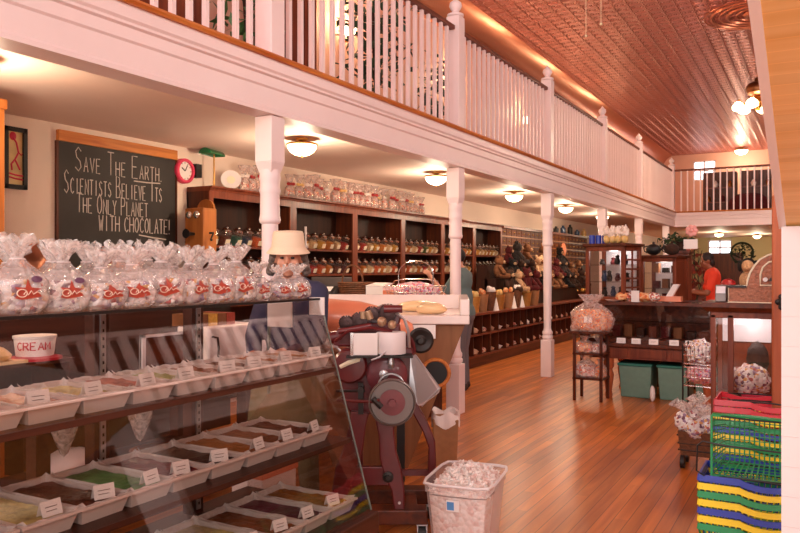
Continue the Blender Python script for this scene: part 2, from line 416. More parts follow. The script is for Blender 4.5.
b.inputs['Base Color'].default_value = lin((178, 106, 94)); b.inputs['Metallic'].default_value = .8; b.inputs['Roughness'].default_value = .36
pm('tin_plain', (200, 128, 100), .32, .85, bump=.35, bscale=5)
struct('ceiling', MB().box(-5.4, 5.4, YF, YB, ZC, ZC + .1), 'tin')
cv = []
for sg in (-1, 1):                                              # coved cornice between wall and ceiling
    mb = MB(); n = 8; pts = []
    for i in range(n + 1):
        a = PI / 2 * i / n; pts.append((sg * (5.75 - .5 * (1 - math.cos(a))), 5.75 + .47 * math.sin(a)))
    pts = [(sg * 5.76, 5.66), (sg * 5.70, 5.68)] + pts + [(sg * 5.2, 6.3), (sg * 5.8, 6.3)]
    mb.prism([(x, YF, z) for x, z in pts], (0, YB - YF, 0))
    struct('trim_%d' % (1 if sg < 0 else 2), mb, 'tin_plain', smooth=True)
mb = MB(); mb.box(XW - .15, XW, YF, YB, 0, ZG + .1); mb.cur = 1; mb.box(XW - .15, XW, YF, YB, ZG + .1, ZC + .2)
struct('wall_left', mb, ['wall_paint', 'salmon_paint'])
mb = MB(); mb.box(-XW, -XW + .15, YF, YB, 0, ZG + .1); mb.cur = 1; mb.box(-XW, -XW + .15, YF, YB, ZG + .1, ZC + .2)
struct('wall_right', mb, ['dark_wood', 'dark_wood'])
# front wall with shop windows behind the photographer
mb = MB(); xs = [-5.9, -4.9, -.9, .9, 4.9, 5.9]
for z0, z1 in ((0, .5), (2.6, 3.4), (5.7, 6.4)): mb.box(-5.9, 5.9, YF - .15, YF, z0, z1)
for z0, z1 in ((.5, 2.6), (3.4, 5.7)):
    for a, c in ((-5.9, -4.9), (-.9, .9), (4.9, 5.9)): mb.box(a, c, YF - .15, YF, z0, z1)
struct('wall_front', mb, 'wall_paint')
k = 1
for z0, z1 in ((.5, 2.6), (3.4, 5.7)):
    for a, c in ((-4.9, -.9), (.9, 4.9)):
        mb = MB()
        for x in (a + .04, (a + c) / 2, c - .04): mb.box(x - .04, x + .04, YF - .12, YF - .04, z0, z1)
        for z in (z0 + .04, (z0 + z1) / 2, z1 - .04): mb.box(a, c, YF - .11, YF - .05, z - .03, z + .03)
        mb.cur = 1; mb.box(a, c, YF - .09, YF - .08, z0, z1)
        struct('window_%d' % k, mb, ['white_paint', 'glass']); k += 1
# back wall with an upper and a lower window
wu0, wu1 = at(693, 181, Y=YB), at(716, 160, Y=YB); wl0, wl1 = at(708, 255, Y=YB), at(732, 240, Y=YB)
mb = MB()
def wall_with_hole(mb, z0, z1, w0, w1):
    mb.box(-5.9, w0.x, YB, YB + .15, z0, z1); mb.box(w1.x, 5.9, YB, YB + .15, z0, z1)
    mb.box(w0.x, w1.x, YB, YB + .15, z0, w0.z); mb.box(w0.x, w1.x, YB, YB + .15, w1.z, z1)
wall_with_hole(mb, 0, ZG + .1, wl0, wl1); mb.cur = 1; wall_with_hole(mb, ZG + .1, 6.4, wu0, wu1)
struct('wall_back', mb, ['olive_paint', 'salmon_paint'])
for k, (w0, w1) in ((5, (wu0, wu1)), (6, (wl0, wl1))):
    mb = MB(); y0 = YB + .02; cx = (w0.x + w1.x) / 2
    for x in (w0.x + .03, cx, w1.x - .03): mb.box(x - .03, x + .03, y0, y0 + .06, w0.z, w1.z)
    for z in (w0.z + .03, (w0.z + w1.z) / 2, w1.z - .03): mb.box(w0.x, w1.x, y0, y0 + .05, z - .025, z + .025)
    mb.cur = 1; mb.box(w0.x, w1.x, y0 + .06, y0 + .08, w0.z, w1.z)
    struct('window_%d' % k, mb, ['white_paint', 'window_glow'])
# galleries: floor slab with painted soffit, fascia beam with mouldings and oak nosing
YC = 19.9                                                       # where the rear gallery begins
for sg, nm in ((-1, 'left'), (1, 'right')):
    a, c = sorted((sg * 5.75, sg * 3.38))
    struct('floor_gallery_' + nm, MB().box(a, c, YF, YB, ZG, ZT - .02), 'soffit_paint')
struct('floor_gallery_back', MB().box(-3.38, 3.38, YC + .18, YB, ZG, ZT - .02), 'soffit_paint')
prof = [(0, 2.535), (0, 2.56), (.012, 2.575), (.012, 2.70), (.0, 2.712), (.0, 2.775), (-.018, 2.785), (-.018, 2.80), (-.03, 2.815), (-.03, ZT - .035), (.18, ZT - .035), (.18, 2.535)]
k = 3
for sg in (-1, 1):
    mb = MB(); mb.prism([(sg * (3.2 + o), YF, z) for o, z in prof], (0, YC - YF, 0))
    struct('trim_%d' % k, mb, 'white_paint'); k += 1
    mb = MB(); q = [(-.05, ZT - .035), (-.062, ZT - .018), (-.05, ZT), (.19, ZT), (.19, ZT - .035)]
    mb.prism([(sg * (3.2 + o), YF, z) for o, z in q], (0, YC - YF - .06, 0))
    struct('trim_%d' % k, mb, 'oak_trim'); k += 1
mb = MB(); mb.prism([(-3.2, YC + o, z) for o, z in prof], (6.4, 0, 0)); struct('trim_%d' % k, mb, 'white_paint'); k += 1
mb = MB(); mb.prism([(-3.15, YC + o, z) for o, z in q], (6.3, 0, 0)); struct('trim_%d' % k, mb, 'oak_trim'); k += 1

# gallery posts, turned, below the beam
PY = [4.05, 7.05, 10.05, 13.05, 16.05, 19.2]
PX = -3.29
def make_post():
    t = thing('gallery_post', 'x', 'post', (0, 0, 0), group='turned white posts under the gallery')
    b = .072
    mb = MB(); mb.box(-b, b, -b, b, 2.22, 2.53); mb.add([(-b, -b, 2.22), (b, -b, 2.22), (b, b, 2.22), (-b, b, 2.22), (-.052, -.052, 2.15), (.052, -.052, 2.15), (.052, .052, 2.15), (-.052, .052, 2.15)],
        [(0, 1, 5, 4), (1, 2, 6, 5), (2, 3, 7, 6), (3, 0, 4, 7), (4, 5, 6, 7), (3, 2, 1, 0)])
    mb.build('top_block', 'white_paint', t, bevel=.004)
    pr = [(.052, .66), (.068, .655), (.07, .63), (.058, .615), (.056, .60), (.07, .585), (.072, .56), (.06, .545), (.06, .52)]
    sh = [(.06, .50), (.062, .52), (.075, .53), (.075, .56), (.062, .575), (.07, .59), (.07, .62), (.056, .64), (.05, .68), (.054, .9), (.057, 1.3), (.056, 1.80),
          (.07, 1.81), (.074, 1.83), (.07, 1.85), (.068, 1.86), (.066, 2.0), (.068, 2.01), (.074, 2.03), (.068, 2.05), (.068, 2.09), (.075, 2.11), (.07, 2.14), (.066, 2.17)]
    MB().lathe(sh, n=24).build('shaft', 'white_paint', t, smooth=True, angle=50)
    MB().box(-.075, .075, -.075, .075, 0, .51).build('base_block', 'white_paint', t, bevel=.006)
    return t
post0 = make_post()
plab = ['turned white post behind the person in the bucket hat', 'turned white post beside the marble taffy counter', 'turned white post standing alone on the open floor',
        'turned white post behind the glazed cabinet topped with white bags', 'slim white post beyond the glazed cabinets', 'white corner post where side and rear galleries meet']
for i, y in enumerate(PY):
    (place(post0, (PX, y, 0), 0, plab[i]) if i == 0 else dup(post0, (PX, y, 0), 0, plab[i]))
# newels and balustrades of the upper gallery
def make_newel():
    t = thing('newel_post', 'x', 'newel post', (0, 0, 0), group='white newels of the gallery')
    MB().box(-.072, .072, -.072, .072, 0, 1.17).build('shaft', 'white_paint', t, bevel=.005)
    MB().lathe([(.07, 1.17), (.085, 1.18), (.085, 1.2), (.045, 1.215), (.035, 1.235), (.05, 1.25), (.066, 1.285), (.06, 1.32), (.03, 1.345), (.022, 1.36), (.0, 1.39)], n=18).build('finial', 'white_paint', t, smooth=True, angle=50)
    return t
newel0 = make_newel()
nlab = ['nearest white newel, standing over the post behind the hat', 'white newel with finial over the marble counter post', 'white newel with finial over the free-standing post',
        'white newel with finial over the cabinet post', 'white newel with finial, last before the gallery corner', 'white newel at the corner of side and rear galleries']
NY = PY[:5] + [YC + .09]
for i, y in enumerate(NY):
    (place(newel0, (PX, y, ZT), 0, nlab[i]) if i == 0 else dup(newel0, (PX, y, ZT), 0, nlab[i]))
wood('dark_rail', (96, 46, 30), (140, 74, 48), 1, .4, 8)
def balustrade(p, q, label, n, group='balustrades of the gallery', name='balustrade', struct_=False):
    p, q = Vector(p), Vector(q); d = (q - p).normalized(); L = (q - p).length
    t = thing(name, label, 'railing', p, group=group)
    MB().bar(p + Vector((0, 0, 1.045)), q + Vector((0, 0, 1.045)), .065, .045).build('hand_rail', 'dark_rail', t, world=True, bevel=.008)
    first = None
    for i in range(n):
        a = p + d * (L * (i + 1) / (n + 1))
        if first is None:
            first = MB().box(-.016, .016, -.016, .016, 0, 1.025).build('baluster', 'white_paint', t); o = first
        else:
            o = first.copy(); C.objects.link(o)
        o.location = a - p
    return t
ey = [1.05] + NY
blab = ['white balustrade bay above the chalkboard', 'white balustrade bay above the jar shelves', 'white balustrade bay above the marble taffy counter', 'white balustrade bay above the plush toys',
        'white balustrade bay above the glazed cabinets', 'white balustrade bay, last before the rear gallery']
for i in range(6):
    y0, y1 = ey[i] + .075, ey[i + 1] - .075
    balustrade((PX, y0, ZT), (PX, y1, ZT), blab[i], round((y1 - y0) / .1364) - 1)
balustrade((PX + .08, YC + .09, ZT), (.9, YC + .09, ZT), 'white balustrade of the rear gallery crossing the hall', 26)
# the opposite gallery's balusters (they show as bars of light in the sloping case glass)
mb = MB()
for i in range(int((19.9 + 3.9) / .3)): mb.box(3.26, 3.32, YF + .1 + i * .3, YF + .23 + i * .3, ZT, ZT + 1.0)
mb.box(3.25, 3.33, YF, YC, ZT + 1, ZT + 1.08)
struct('trim_%d' % (k), mb, 'white_paint'); k += 1

# stair overhead: boarded soffit with a white string, white boarded end wall
t = thing('staircase', 'pale boarded underside of a staircase with white edge, rising overhead', 'staircase', (.4, 3.37, 1.66))
sl = .30
z_at = lambda y: 1.665 + (3.37 - y) * sl
x0, x1 = -.144, .9
MB().add([(x0 + .024, 3.37, z_at(3.37)), (x1, 3.37, z_at(3.37)), (x1, -2, z_at(-2)), (x0 + .02, -2, z_at(-2)), (x0 + .02, 3.37, z_at(3.37) + .03), (x1, 3.37, z_at(3.37) + .03), (x1, -2, z_at(-2) + .03), (x0 + .02, -2, z_at(-2) + .03)],
         [(0, 1, 2, 3), (7, 6, 5, 4), (0, 4, 5, 1), (2, 6, 7, 3), (1, 5, 6, 2), (0, 3, 7, 4)]).build('soffit', 'soffit_boards', t, world=True)
MB().prism([(x0, 3.37, z_at(3.37) - .008), (x0, -2, z_at(-2) - .008), (x0, -2, z_at(-2) + .22), (x0, 3.37, z_at(3.37) + .22)], (.026, 0, 0)).build('string', 'trim_white', t, world=True)
MB().prism([(x1 - .01, 3.37, z_at(3.37) - .012), (x1 - .02, -2, z_at(-2) - .012), (x1 - .02, -2, z_at(-2) + .22), (x1 - .01, 3.37, z_at(3.37) + .22)], (.055, 0, 0)).build('string', 'white_paint', t, world=True)
for i in range(12):
    y = 3.3 - i * .42; MB().box(x0 + .02, x1 - .02, y - .40, y, z_at(y - .4) + .035, z_at(y - .4) + .16).build('step', 'oak_trim', t, world=True)
mb = MB()
for i in range(14):
    z = i * .119; mb.box(x0 + .010, .22, 3.34, 3.40, z, z + .1178)
mb.box(x0 + .013, .217, 3.343, 3.393, 0, 1.665)
struct('wall_stair', mb, 'panel_white')

# ================================================================== LAMPS
def make_bowl():
    t = thing('ceiling_light', 'x', 'ceiling light', (0, 0, 0), group='glass bowl lights under the gallery')
    MB().lathe([(.06, 0), (.06, -.02), (.02, -.03), (.016, -.04), (.14, -.048), (.152, -.058), (.152, -.07), (.13, -.07), (.02, -.06)], n=28).build('fitting', 'brass', t, smooth=True)
    MB().lathe([(.142, -.068), (.138, -.095), (.115, -.13), (.07, -.158), (.03, -.168), (.012, -.17), (0, -.171)], n=28).build('bowl', 'lamp_glow', t, smooth=True, angle=0)
    MB().lathe([(.0, -.188), (.014, -.183), (.018, -.176), (.012, -.168)], n=12).build('finial', 'brass', t, smooth=True)
    return t
bowl0 = make_bowl()
LY = [2.62, 5.85, 8.75, 11.6, 14.45, 17.3]
lt = ['glass bowl ceiling light near the framed poster and tall cupboard', 'glass bowl ceiling light beside the post behind the hat', 'glass bowl ceiling light beside the post at the marble counter',
      'glass bowl ceiling light above the far end of the jar shelves', 'glass bowl ceiling light above the plush toys', 'glass bowl ceiling light behind the white bags on the glazed cabinet']
for i, y in enumerate(LY):
    (place(bowl0, (-4.36, y, ZG), 0, lt[i]) if i == 0 else dup(bowl0, (-4.36, y, ZG), 0, lt[i]))
p1 = at(719, 232, Z=2.75); p2 = at(757, 240, Y=30.5)
dup(bowl0, (p1.x, p1.y, ZG), 0, 'glass bowl ceiling light in the far room over the red-shirted person', group='far room lights')
dup(bowl0, (p2.x, p2.y, ZG), 0, 'glass bowl ceiling light in the far room nearest the carved register', group='far room lights')
p3 = at(746, 155, Z=ZC - .02)
bw = dup(bowl0, (p3.x, min(p3.y, 32), ZC), 0, 'glowing ceiling light against the copper tin above the rear gallery', group='rear gallery lights', scale=(1.7,) * 3)
# sconces on the gallery wall: they light the cove
def make_sconce():
    t = thing('wall_sconce', 'x', 'wall light', (0, 0, 0), group='sconces on the gallery wall')
    MB().lathe([(.05, 0), (.05, .015), (.02, .03)], n=14, ax=0).build('back_plate', 'brass', t, smooth=True)
    MB().tube([(.02, 0, 0), (.1, 0, -.03), (.14, 0, .02)], .01).build('arm', 'brass', t, smooth=True)
    MB().lathe([(.03, .02), (.06, .05), (.085, .12), (.09, .16)], (.14, 0, 0), n=18).build('shade', 'globe_glow', t, smooth=True)
    return t
sc0 = make_sconce()
SY = [8.6, 12.2, 15.6, 19.2, 23.2]
st = ['bright wall sconce behind the balusters near the dark foliage', 'wall sconce glowing behind the balusters over the plush toys', 'wall sconce behind the balusters over the cabinets', 'wall sconce behind the rear corner newel', 'wall sconce at the far end of the gallery']
for i, y in enumerate(SY):
    (place(sc0, (XW + .01, y, 4.62), 0, st[i]) if i == 0 else dup(sc0, (XW + .01, y, 4.62), 0, st[i]))
def lamp(name, kind, loc, power, col, size=.1, rot=None, sy=None):
    l = bpy.data.lights.new(name, kind); l.energy = power; l.color = col
    o = bpy.data.objects.new(name, l); C.objects.link(o); o.location = loc
    if kind == 'AREA':
        l.shape = 'RECTANGLE'; l.size = size; l.size_y = sy or size
        o.rotation_euler = rot
    else: l.shadow_soft_size = size
    o['kind'] = 'helper'
    return o
for y in SY: lamp('sconce_light', 'POINT', (XW + .3, y, 4.95), 40, (1, .72, .42), .08)
for y in LY: lamp('bowl_light', 'POINT', (-4.36, y, ZG - .36), 40, (1, .80, .58), .12)
for p in (p1, p2): lamp('bowl_light', 'POINT', (p.x, p.y, ZG - .36), 50, (1, .86, .6), .12)
lamp('rear_light', 'POINT', (p3.x, min(p3.y, 32) - .2, ZC - .55), 120, (1, .82, .6), .15)
# chandelier on a long rod from the tin ceiling
ch = at(758, 100, Y=15.3)
t = thing('chandelier', 'brass chandelier with white glass globes under the copper tin ceiling', 'chandelier', (ch.x, ch.y, ch.z - .3))
bz = ch.z
MB().lathe([(.09, ZC), (.09, ZC - .02), (.05, ZC - .06), (.012, ZC - .08)], (ch.x, ch.y, 0), n=16).build('ceiling_cup', 'brass', t, smooth=True, world=True)
MB().cyl((ch.x, ch.y, bz + .4), (ch.x, ch.y, ZC - .05), .012).build('rod', 'brass', t, world=True)
MB().lathe([(.02, .42), (.05, .40), (.06, .34), (.15, .31), (.20, .26), (.21, .2), (.19, .13), (.12, .08), (.06, .06)], (ch.x, ch.y, bz), n=22).build('motor_body', 'bronze', t, smooth=True, world=True)
MB().lathe([(.06, .07), (.10, .02), (.11, -.04), (.06, -.12), (.035, -.16), (.045, -.2), (0, -.23)], (ch.x, ch.y, bz), n=18).build('stem', 'brass', t, smooth=True, world=True)
for i in range(6):
    a = 2 * PI * i / 6 + .3; ca, sa = math.cos(a), math.sin(a)
    P = lambda r, z: (ch.x + r * ca, ch.y + r * sa, bz + z)
    MB().tube([P(.06, -.04), P(.16, -.12), P(.26, -.06), P(.33, .02), P(.34, -.03)], .012).build('arm', 'brass', t, smooth=True, world=True)
    MB().lathe([(.03, -.02), (.07, -.05), (.105, -.10), (.10, -.16), (.05, -.19), (0, -.195)], (ch.x + .34 * ca, ch.y + .34 * sa, bz), n=16).build('globe', 'globe_glow', t, smooth=True, world=True, angle=0)
lamp('chandelier_light', 'POINT', (ch.x, ch.y, bz - .45), 160, (1, .8, .58), .15)
mb = MB()
for r_, h_ in ((.92, .012), (.80, .03), (.66, .02), (.52, .035), (.36, .02), (.2, .05)): mb.torus((ch.x, ch.y, ZC - .005), r_, h_, n=40)
tag(mb.build('ceiling_medallion', 'tin_plain', smooth=True), 'round pressed tin medallion around the chandelier rod', 'ceiling medallion')
for u, v, lab in ((586, 36, 'longer thin pull cord hanging from the tin ceiling'), (601, 24, 'shorter thin pull cord hanging from the tin ceiling')):
    a = at(u, v, Y=9.5)
    mb = MB(); mb.cyl((a.x, a.y, a.z), (a.x, a.y, ZC), .004, n=6); mb.ball(a, .018, 10, 6)
    tag(mb.build('pull_cord', 'cream', smooth=True), lab, 'pull cord', 'pull cords from the ceiling')
# daylight through the shop windows and a second, unseen part of the hall's chandeliers
for z0, z1 in ((.5, 2.6), (3.4, 5.7)):
    for a, c in ((-4.9, -.9), (.9, 4.9)):
        lamp('window_daylight', 'AREA', ((a + c) / 2, YF + .02, (z0 + z1) / 2), 340 if z0 > 1 else 90, (1, .96, .94) if z0 > 1 else (1, .97, .95), c - a, (R(90), 0, 0), z1 - z0)
for y in (3.5, 9.0): lamp('hall_chandelier_light', 'POINT', (1.7, y, 4.5), 230, (1, .87, .79), .35)
lamp('hall_chandelier_light', 'POINT', (1.4, 16, 4.6), 80, (1, .80, .66), .35)
lamp('stair_fill', 'POINT', (1.75, .5, 1.35), 46, (1, .92, .80), .25)  # added fill without a fitting, brightens the boarded stair underside
w = bpy.data.worlds.new('world'); S.world = w; w.use_nodes = True
w.node_tree.nodes['Background'].inputs[0].default_value = (.9, .95, 1, 1); w.node_tree.nodes['Background'].inputs[1].default_value = 1.0

# ================================================================== LEFT WALL
# chalkboard
bl, br_ = at(59, 141, X=XW + .03), at(176, 161, X=XW + .03)
y0, y1 = bl.y, br_.y; zt = 2.60; zb = 1.30
t = thing('chalkboard', 'large black chalkboard with a white chalk message under a wooden rail', 'chalkboard', (XW, (y0 + y1) / 2, zb))
MB().box(XW, XW + .02, y0, y1, zb, zt).build('slate', 'slate', t, world=True)
MB().box(XW, XW + .045, y0 - .01, y1 + .01, zt, zt + .095).build('top_rail', 'oak_trim', t, world=True, bevel=.004)
MB().box(XW, XW + .028, y0 - .02, y0, zb, zt).build('frame_edge', 'dark_wood', t, world=True)
MB().box(XW, XW + .028, y1, y1 + .02, zb, zt).build('frame_edge', 'dark_wood', t, world=True)
mb = MB(); xc = XW + .022
for txt, u, u2, v, h, kw in (('Save The Earth.', 75, 164, 170.5, .21, dict(small=.62)), ('Scientists believe its', 64, 163, 192.5, .20, dict(small=.68)),
                     ('The only planet', 77, 149, 212, .17, dict(small=.78)), ('with chocolate!', 99, 171.5, 230.5, .165, dict(small=.85, caps=False))):
    p, p2 = at(u, v, X=xc), at(u2, v, X=xc); tmp = MB(); L_ = strokes(tmp, txt, (0, 0, 0), (0, 1, 0), (0, 0, 1), h, .001, **kw)
    strokes(mb, txt, (xc, p.y, p.z), (0, (p2.y - p.y) / L_, 0), (0, 0, 1), h, .005, **kw)
for (a, b_) in (((134, 181), (160, 183.5)), ((139, 235), (166, 239.5))):
    mb.tube([at(*a, X=xc), at((a[0] + b_[0]) / 2, (a[1] + b_[1]) / 2 + .4, X=xc), at(*b_, X=xc)], .006, 4)
mb.build('chalk_writing', 'chalk', t, world=True)
# framed poster
pl, pr_ = at(4, 127, X=XW + .02), at(27, 131, X=XW + .02); zb = at(27, 190, X=XW + .02).z; zt = at(20, 128, X=XW + .02).z; y0 = pl.y; y1 = pr_.y
t = thing('framed_poster', 'yellow poster with red figure in a black frame on the pale wall', 'poster', (XW, (y0 + y1) / 2, zb))
mb = MB()
for a in ((y0, y0 + .035, zb, zt), (y1 - .035, y1, zb, zt), (y0, y1, zb, zb + .035), (y0, y1, zt - .035, zt)): mb.box(XW, XW + .03, *a)
mb.build('frame', 'black', t, world=True)
pm('poster_paper', (230, 206, 150), .6, var=.12, scale=9)
MB().box(XW, XW + .012, y0 + .03, y1 - .03, zb + .03, zt - .03).build('print', 'poster_paper', t, world=True)
mb = MB(); x_ = XW + .014; ym = (y0 + y1) / 2 + .05
f = lambda pts, r: mb.tube([(x_, (y0 + y1) / 2 + .01 + a * .62, zb + c) for a, c in pts], r * .7, 5)
f([(-.05, .42), (.0, .38), (.03, .3), (-.02, .24), (.05, .16)], .012); f([(.02, .31), (.07, .28), (.1, .31), (.12, .27)], .008); f([(-.02, .24), (-.07, .2), (-.06, .15)], .01)
for zz in (.115, .085): f([(-.1, zz + .01), (-.02, zz), (.1, zz - .005)], .011)
mb.ball((x_, (y0 + y1) / 2 - .02, zb + .43), (.004, .03, .035)); mb.build('red_drawing', 'pink', t, world=True)
# tall cupboard at the frame edge
t = thing('tall_cupboard', 'tall orange-brown wooden cupboard cut off beside the framed poster', 'cupboard', (-5.2, 2.6, 0))
MB().box(XW + .01, -4.765, 2.2, 3.09, 0, 2.56).build('carcass', 'phone_wood', t, world=True, bevel=.004)
MB().box(XW + .01, -4.75, 2.17, 3.105, 2.56, 2.63).build('cornice', 'phone_wood', t, world=True, bevel=.01)
MB().box(-4.765, -4.745, 2.24, 2.63, .1, 2.5).build('door', 'phone_wood', t, world=True, bevel=.004)
MB().box(-4.765, -4.745, 2.645, 3.03, .1, 2.5).build('door', 'phone_wood', t, world=True, bevel=.004)
# pink clock
c = at(184.5, 171, X=XW + .03)
t = thing('wall_clock', 'round pink-rimmed clock with a white face on the wall', 'clock', c)
MB().lathe([(.128, -.03), (.128, .02), (.118, .03), (.098, .03), (.095, .0)], n=32, ax=0).build('rim', 'pink', t, smooth=True)
MB().lathe([(.10, -.02), (.10, .005), (0, .006)], n=32, ax=0).build('face', 'paper', t, smooth=True)
mb = MB()
for i in range(12):
    a = i * PI / 6; mb.box(.005, .008, .083 * math.sin(a) - .003, .083 * math.sin(a) + .003, .083 * math.cos(a) - .006, .083 * math.cos(a) + .006)
mb.bar((.01, 0, 0), (.01, -.045, .03), .008); mb.bar((.012, 0, 0), (.012, .03, .06), .006); mb.build('hands', 'black', t)
c = at(197, 171, X=XW + .05); MBx = MB().box(c.x - .05, c.x + .03, c.y - .04, c.y + .04, c.z - .07, c.z + .07); MBx.cur = 1
MBx.lathe([(.0, .03), (.018, .03), (.03, .036)], (c.x, c.y - .0, c.z - .01), n=12, ax=0)
tag(MBx.build('wall_speaker', ['black', 'iron']), 'small black box fixed to the wall beside the pink clock', 'wall speaker')

# ================================================================== JAR SHELVES
BY = [5.72, 7.12, 8.47, 9.80, 11.15, 12.45, 13.78]
SXF = -5.45; ST = 2.34
slab = ['first jar shelf bay, its side panel carrying the wall telephone', 'second jar shelf bay, behind the post and bucket hat', 'third jar shelf bay, behind the wicker basket', 'fourth jar shelf bay, behind the pink candy basket',
        'fifth jar shelf bay, behind the marble counter post', 'sixth jar shelf bay, just before the small drawers']
RZ = (1.735, 1.425)
for i in range(6):
    y0, y1 = BY[i], BY[i + 1]
    t = thing('shelf_unit', slab[i], 'shelf unit', ((XW + SXF) / 2, (y0 + y1) / 2, 0), group='dark wooden jar shelves')
    MB().box(XW + .01, XW + .03, y0, y1, .05, ST - .05).build('back_panel', 'shelf_back', t, world=True)
    for y in (y0, y1 - .03): MB().box(XW + .01, SXF, y + (.0 if y == y0 else 0), y + .03, 0, ST - .05).build('side_panel', 'dark_wood', t, world=True)
    mb = MB(); mb.box(SXF, SXF + .02, y0 - .0, y0 + .06, .05, ST - .05); mb.box(SXF, SXF + .02, y1 - .06, y1, .05, ST - .05); mb.box(SXF, SXF + .02, y0 + .06, y1 - .06, ST - .12, ST - .05)
    mb.build('face_frame', 'red_wood', t, world=True)
    q = [(XW + .01, ST - .05), (SXF + .03, ST - .05), (SXF + .035, ST - .03), (SXF + .06, ST - .015), (SXF + .06, ST), (XW + .01, ST)]
    MB().prism([(x, y0, z) for x, z in q], (0, y1 - y0, 0)).build('cornice', 'red_wood', t, world=True)
    for z in RZ + (1.115, .8):
        MB().box(XW + .03, SXF + .005, y0 + .03, y1 - .03, z - .025, z).build('shelf', 'red_wood', t, world=True)
# tilted candy jars
jcols = dict(amber=(222, 140, 50), brown=(112, 52, 26), teal=(24, 108, 96), red=(188, 40, 38), gold=(236, 186, 84), cream=(240, 214, 170), green=(70, 120, 48), orange=(230, 110, 50), plum=(96, 34, 48), navy=(36, 60, 96))
for n_, c_ in jcols.items(): pm('jar_' + n_, c_, .3, var=.25, scale=70, coat=.4)
def make_jar(col):
    """squat jar tilted towards the shopper, chromed lid"""
    t = thing('candy_jar', 'x', 'candy jar', (0, 0, 0), group='tilted candy jars on the shelves')
    rot = Matrix.Translation((0, 0, .012)) @ Matrix.Rotation(R(22), 4, 'Y')
    MB().lathe([(.052, .0), (.06, .01), (.06, .10), (0, .105)], n=8).xf(rot).build('sweets', 'jar_' + col, t)
    MB().lathe([(.056, -.004), (.065, .006), (.065, .135), (.052, .155), (.048, .16)], n=8).xf(rot).build('glass', 'jar_glass', t)
    MB().lathe([(.05, .158), (.056, .16), (.056, .178), (.035, .19), (.012, .194), (.018, .206), (0, .214)], n=14).xf(rot).build('lid', 'chrome', t, smooth=True)
    MB().box(.062, .066, -.03, .03, .03, .085).xf(rot).build('paper_label', 'cream', t)
    return t
protos = {}
rowcols = [['gold', 'brown', 'teal', 'navy', 'orange', 'cream', 'amber'], ['amber', 'gold', 'cream', 'gold', 'amber', 'cream', 'red'],
           ['cream', 'red', 'cream', 'gold', 'amber', 'cream', 'gold'], ['cream', 'amber', 'cream', 'red', 'green', 'gold', 'cream'],
           ['amber', 'gold', 'amber', 'gold', 'cream', 'amber', 'gold'], ['gold', 'gold', 'cream', 'gold', 'amber', 'gold', 'cream']]
row2 = [['plum', 'red', 'amber', 'brown', 'red', 'orange', 'brown'], ['orange', 'amber', 'red', 'orange', 'amber', 'brown', 'plum'],
        ['red', 'amber', 'cream', 'orange', 'amber', 'cream', 'orange'], ['green', 'orange', 'cream', 'amber', 'red', 'cream', 'orange'],
        ['amber', 'cream', 'gold', 'orange', 'amber', 'cream', 'gold'], ['orange', 'cream', 'amber', 'gold', 'cream', 'amber', 'gold']]
baynm = ['first', 'second', 'third', 'fourth', 'fifth', 'sixth']
for rname, z, tab in (('upper', RZ[0], rowcols), ('lower', RZ[1], row2)):
    for bi in range(6):
        for k in range(7):
            col = tab[bi][k]; y = BY[bi] + .15 + k * .178
            lab = 'tilted jar of %s sweets, %s jar on the %s shelf of the %s shelf bay' % (col, od(k), rname, baynm[bi])
            loc = (SXF - .105 + random.uniform(-.01, .01), y, z)
            if col not in protos: protos[col] = place(make_jar(col), loc, random.uniform(-8, 8), lab)
            else: dup(protos[col], loc, random.uniform(-8, 8), lab)
# white scoops standing up beside the jars
for i, (u, v) in enumerate(((306, 232), (353, 239), (356, 268))):
    a = at(u, v, X=SXF - .02); z = RZ[0] if v < 250 else RZ[1]
    mb = MB(); mb.cyl((a.x, a.y, z + .02), (a.x, a.y - .01, z + .27), .012, .016, 8); mb.ball((a.x, a.y, z + .022), (.03, .03, .022))
    tag(mb.build('candy_scoop', 'panel_white', smooth=True), ['white scoop standing by the dividing panel above the bucket hat', 'white scoop standing on the upper shelf between third and fourth bays', 'white scoop standing on the lower shelf between third and fourth bays'][i], 'scoop', 'white scoops among the jars')
# cellophane gift bags along the shelf top
def make_topbag(bow):
    t = thing('gift_bag', 'x', 'gift bag', (0, 0, 0), group='cellophane bags on top of the shelves')
    MB().ball((0, 0, .075), (.055, .06, .075), 10, 7, .25, 5, 2, flat=-.073).build('sweets', 'mixed_candy', t, smooth=True)
    MB().lathe([(.064, .0), (.072, .06), (.062, .13), (.02, .17), (.018, .18), (.06, .27), (.07, .29)], n=10).build('wrap', 'small_wrap', t, smooth=True, angle=0)
    mb = MB(); mb.ball((.02, .03, .175), (.02, .032, .02), 8, 6); mb.ball((.02, -.03, .175), (.02, .032, .02), 8, 6); mb.ball((.025, 0, .175), .014, 8, 6)
    mb.build('bow', bow, t, smooth=True)
    return t
pm('bow_red', (170, 40, 44), .35); pm('bow_gold', (230, 190, 120), .35); pm('bow_white', (250, 236, 230), .4)
bp_ = {}
bows = ['bow_white', 'bow_red', 'bow_red', 'bow_white', 'bow_red', 'bow_gold']
us = [244, 251, 258, 265, 292, 299, 306, 313, 320, 327, 334, 341, 348, 355, 361, 367, 373, 379, 385, 391, 396, 401, 406, 411, 416, 421]
for i, u in enumerate(us):
    a = at(u, 200, X=-5.55); bow = bows[i % 6]; sc_ = .92 + .2 * random.random()
    lab = 'cellophane bag with %s bow, %s along the shelf top from the white plate' % (bow[4:], od(i))
    if bow not in bp_: bp_[bow] = place(make_topbag(bow), (-5.55, a.y, ST), random.uniform(-20, 20), lab)
    else: dup(bp_[bow], (-5.55 + random.uniform(-.03, .03), a.y, ST), random.uniform(-20, 20), lab, scale=(sc_,) * 3)
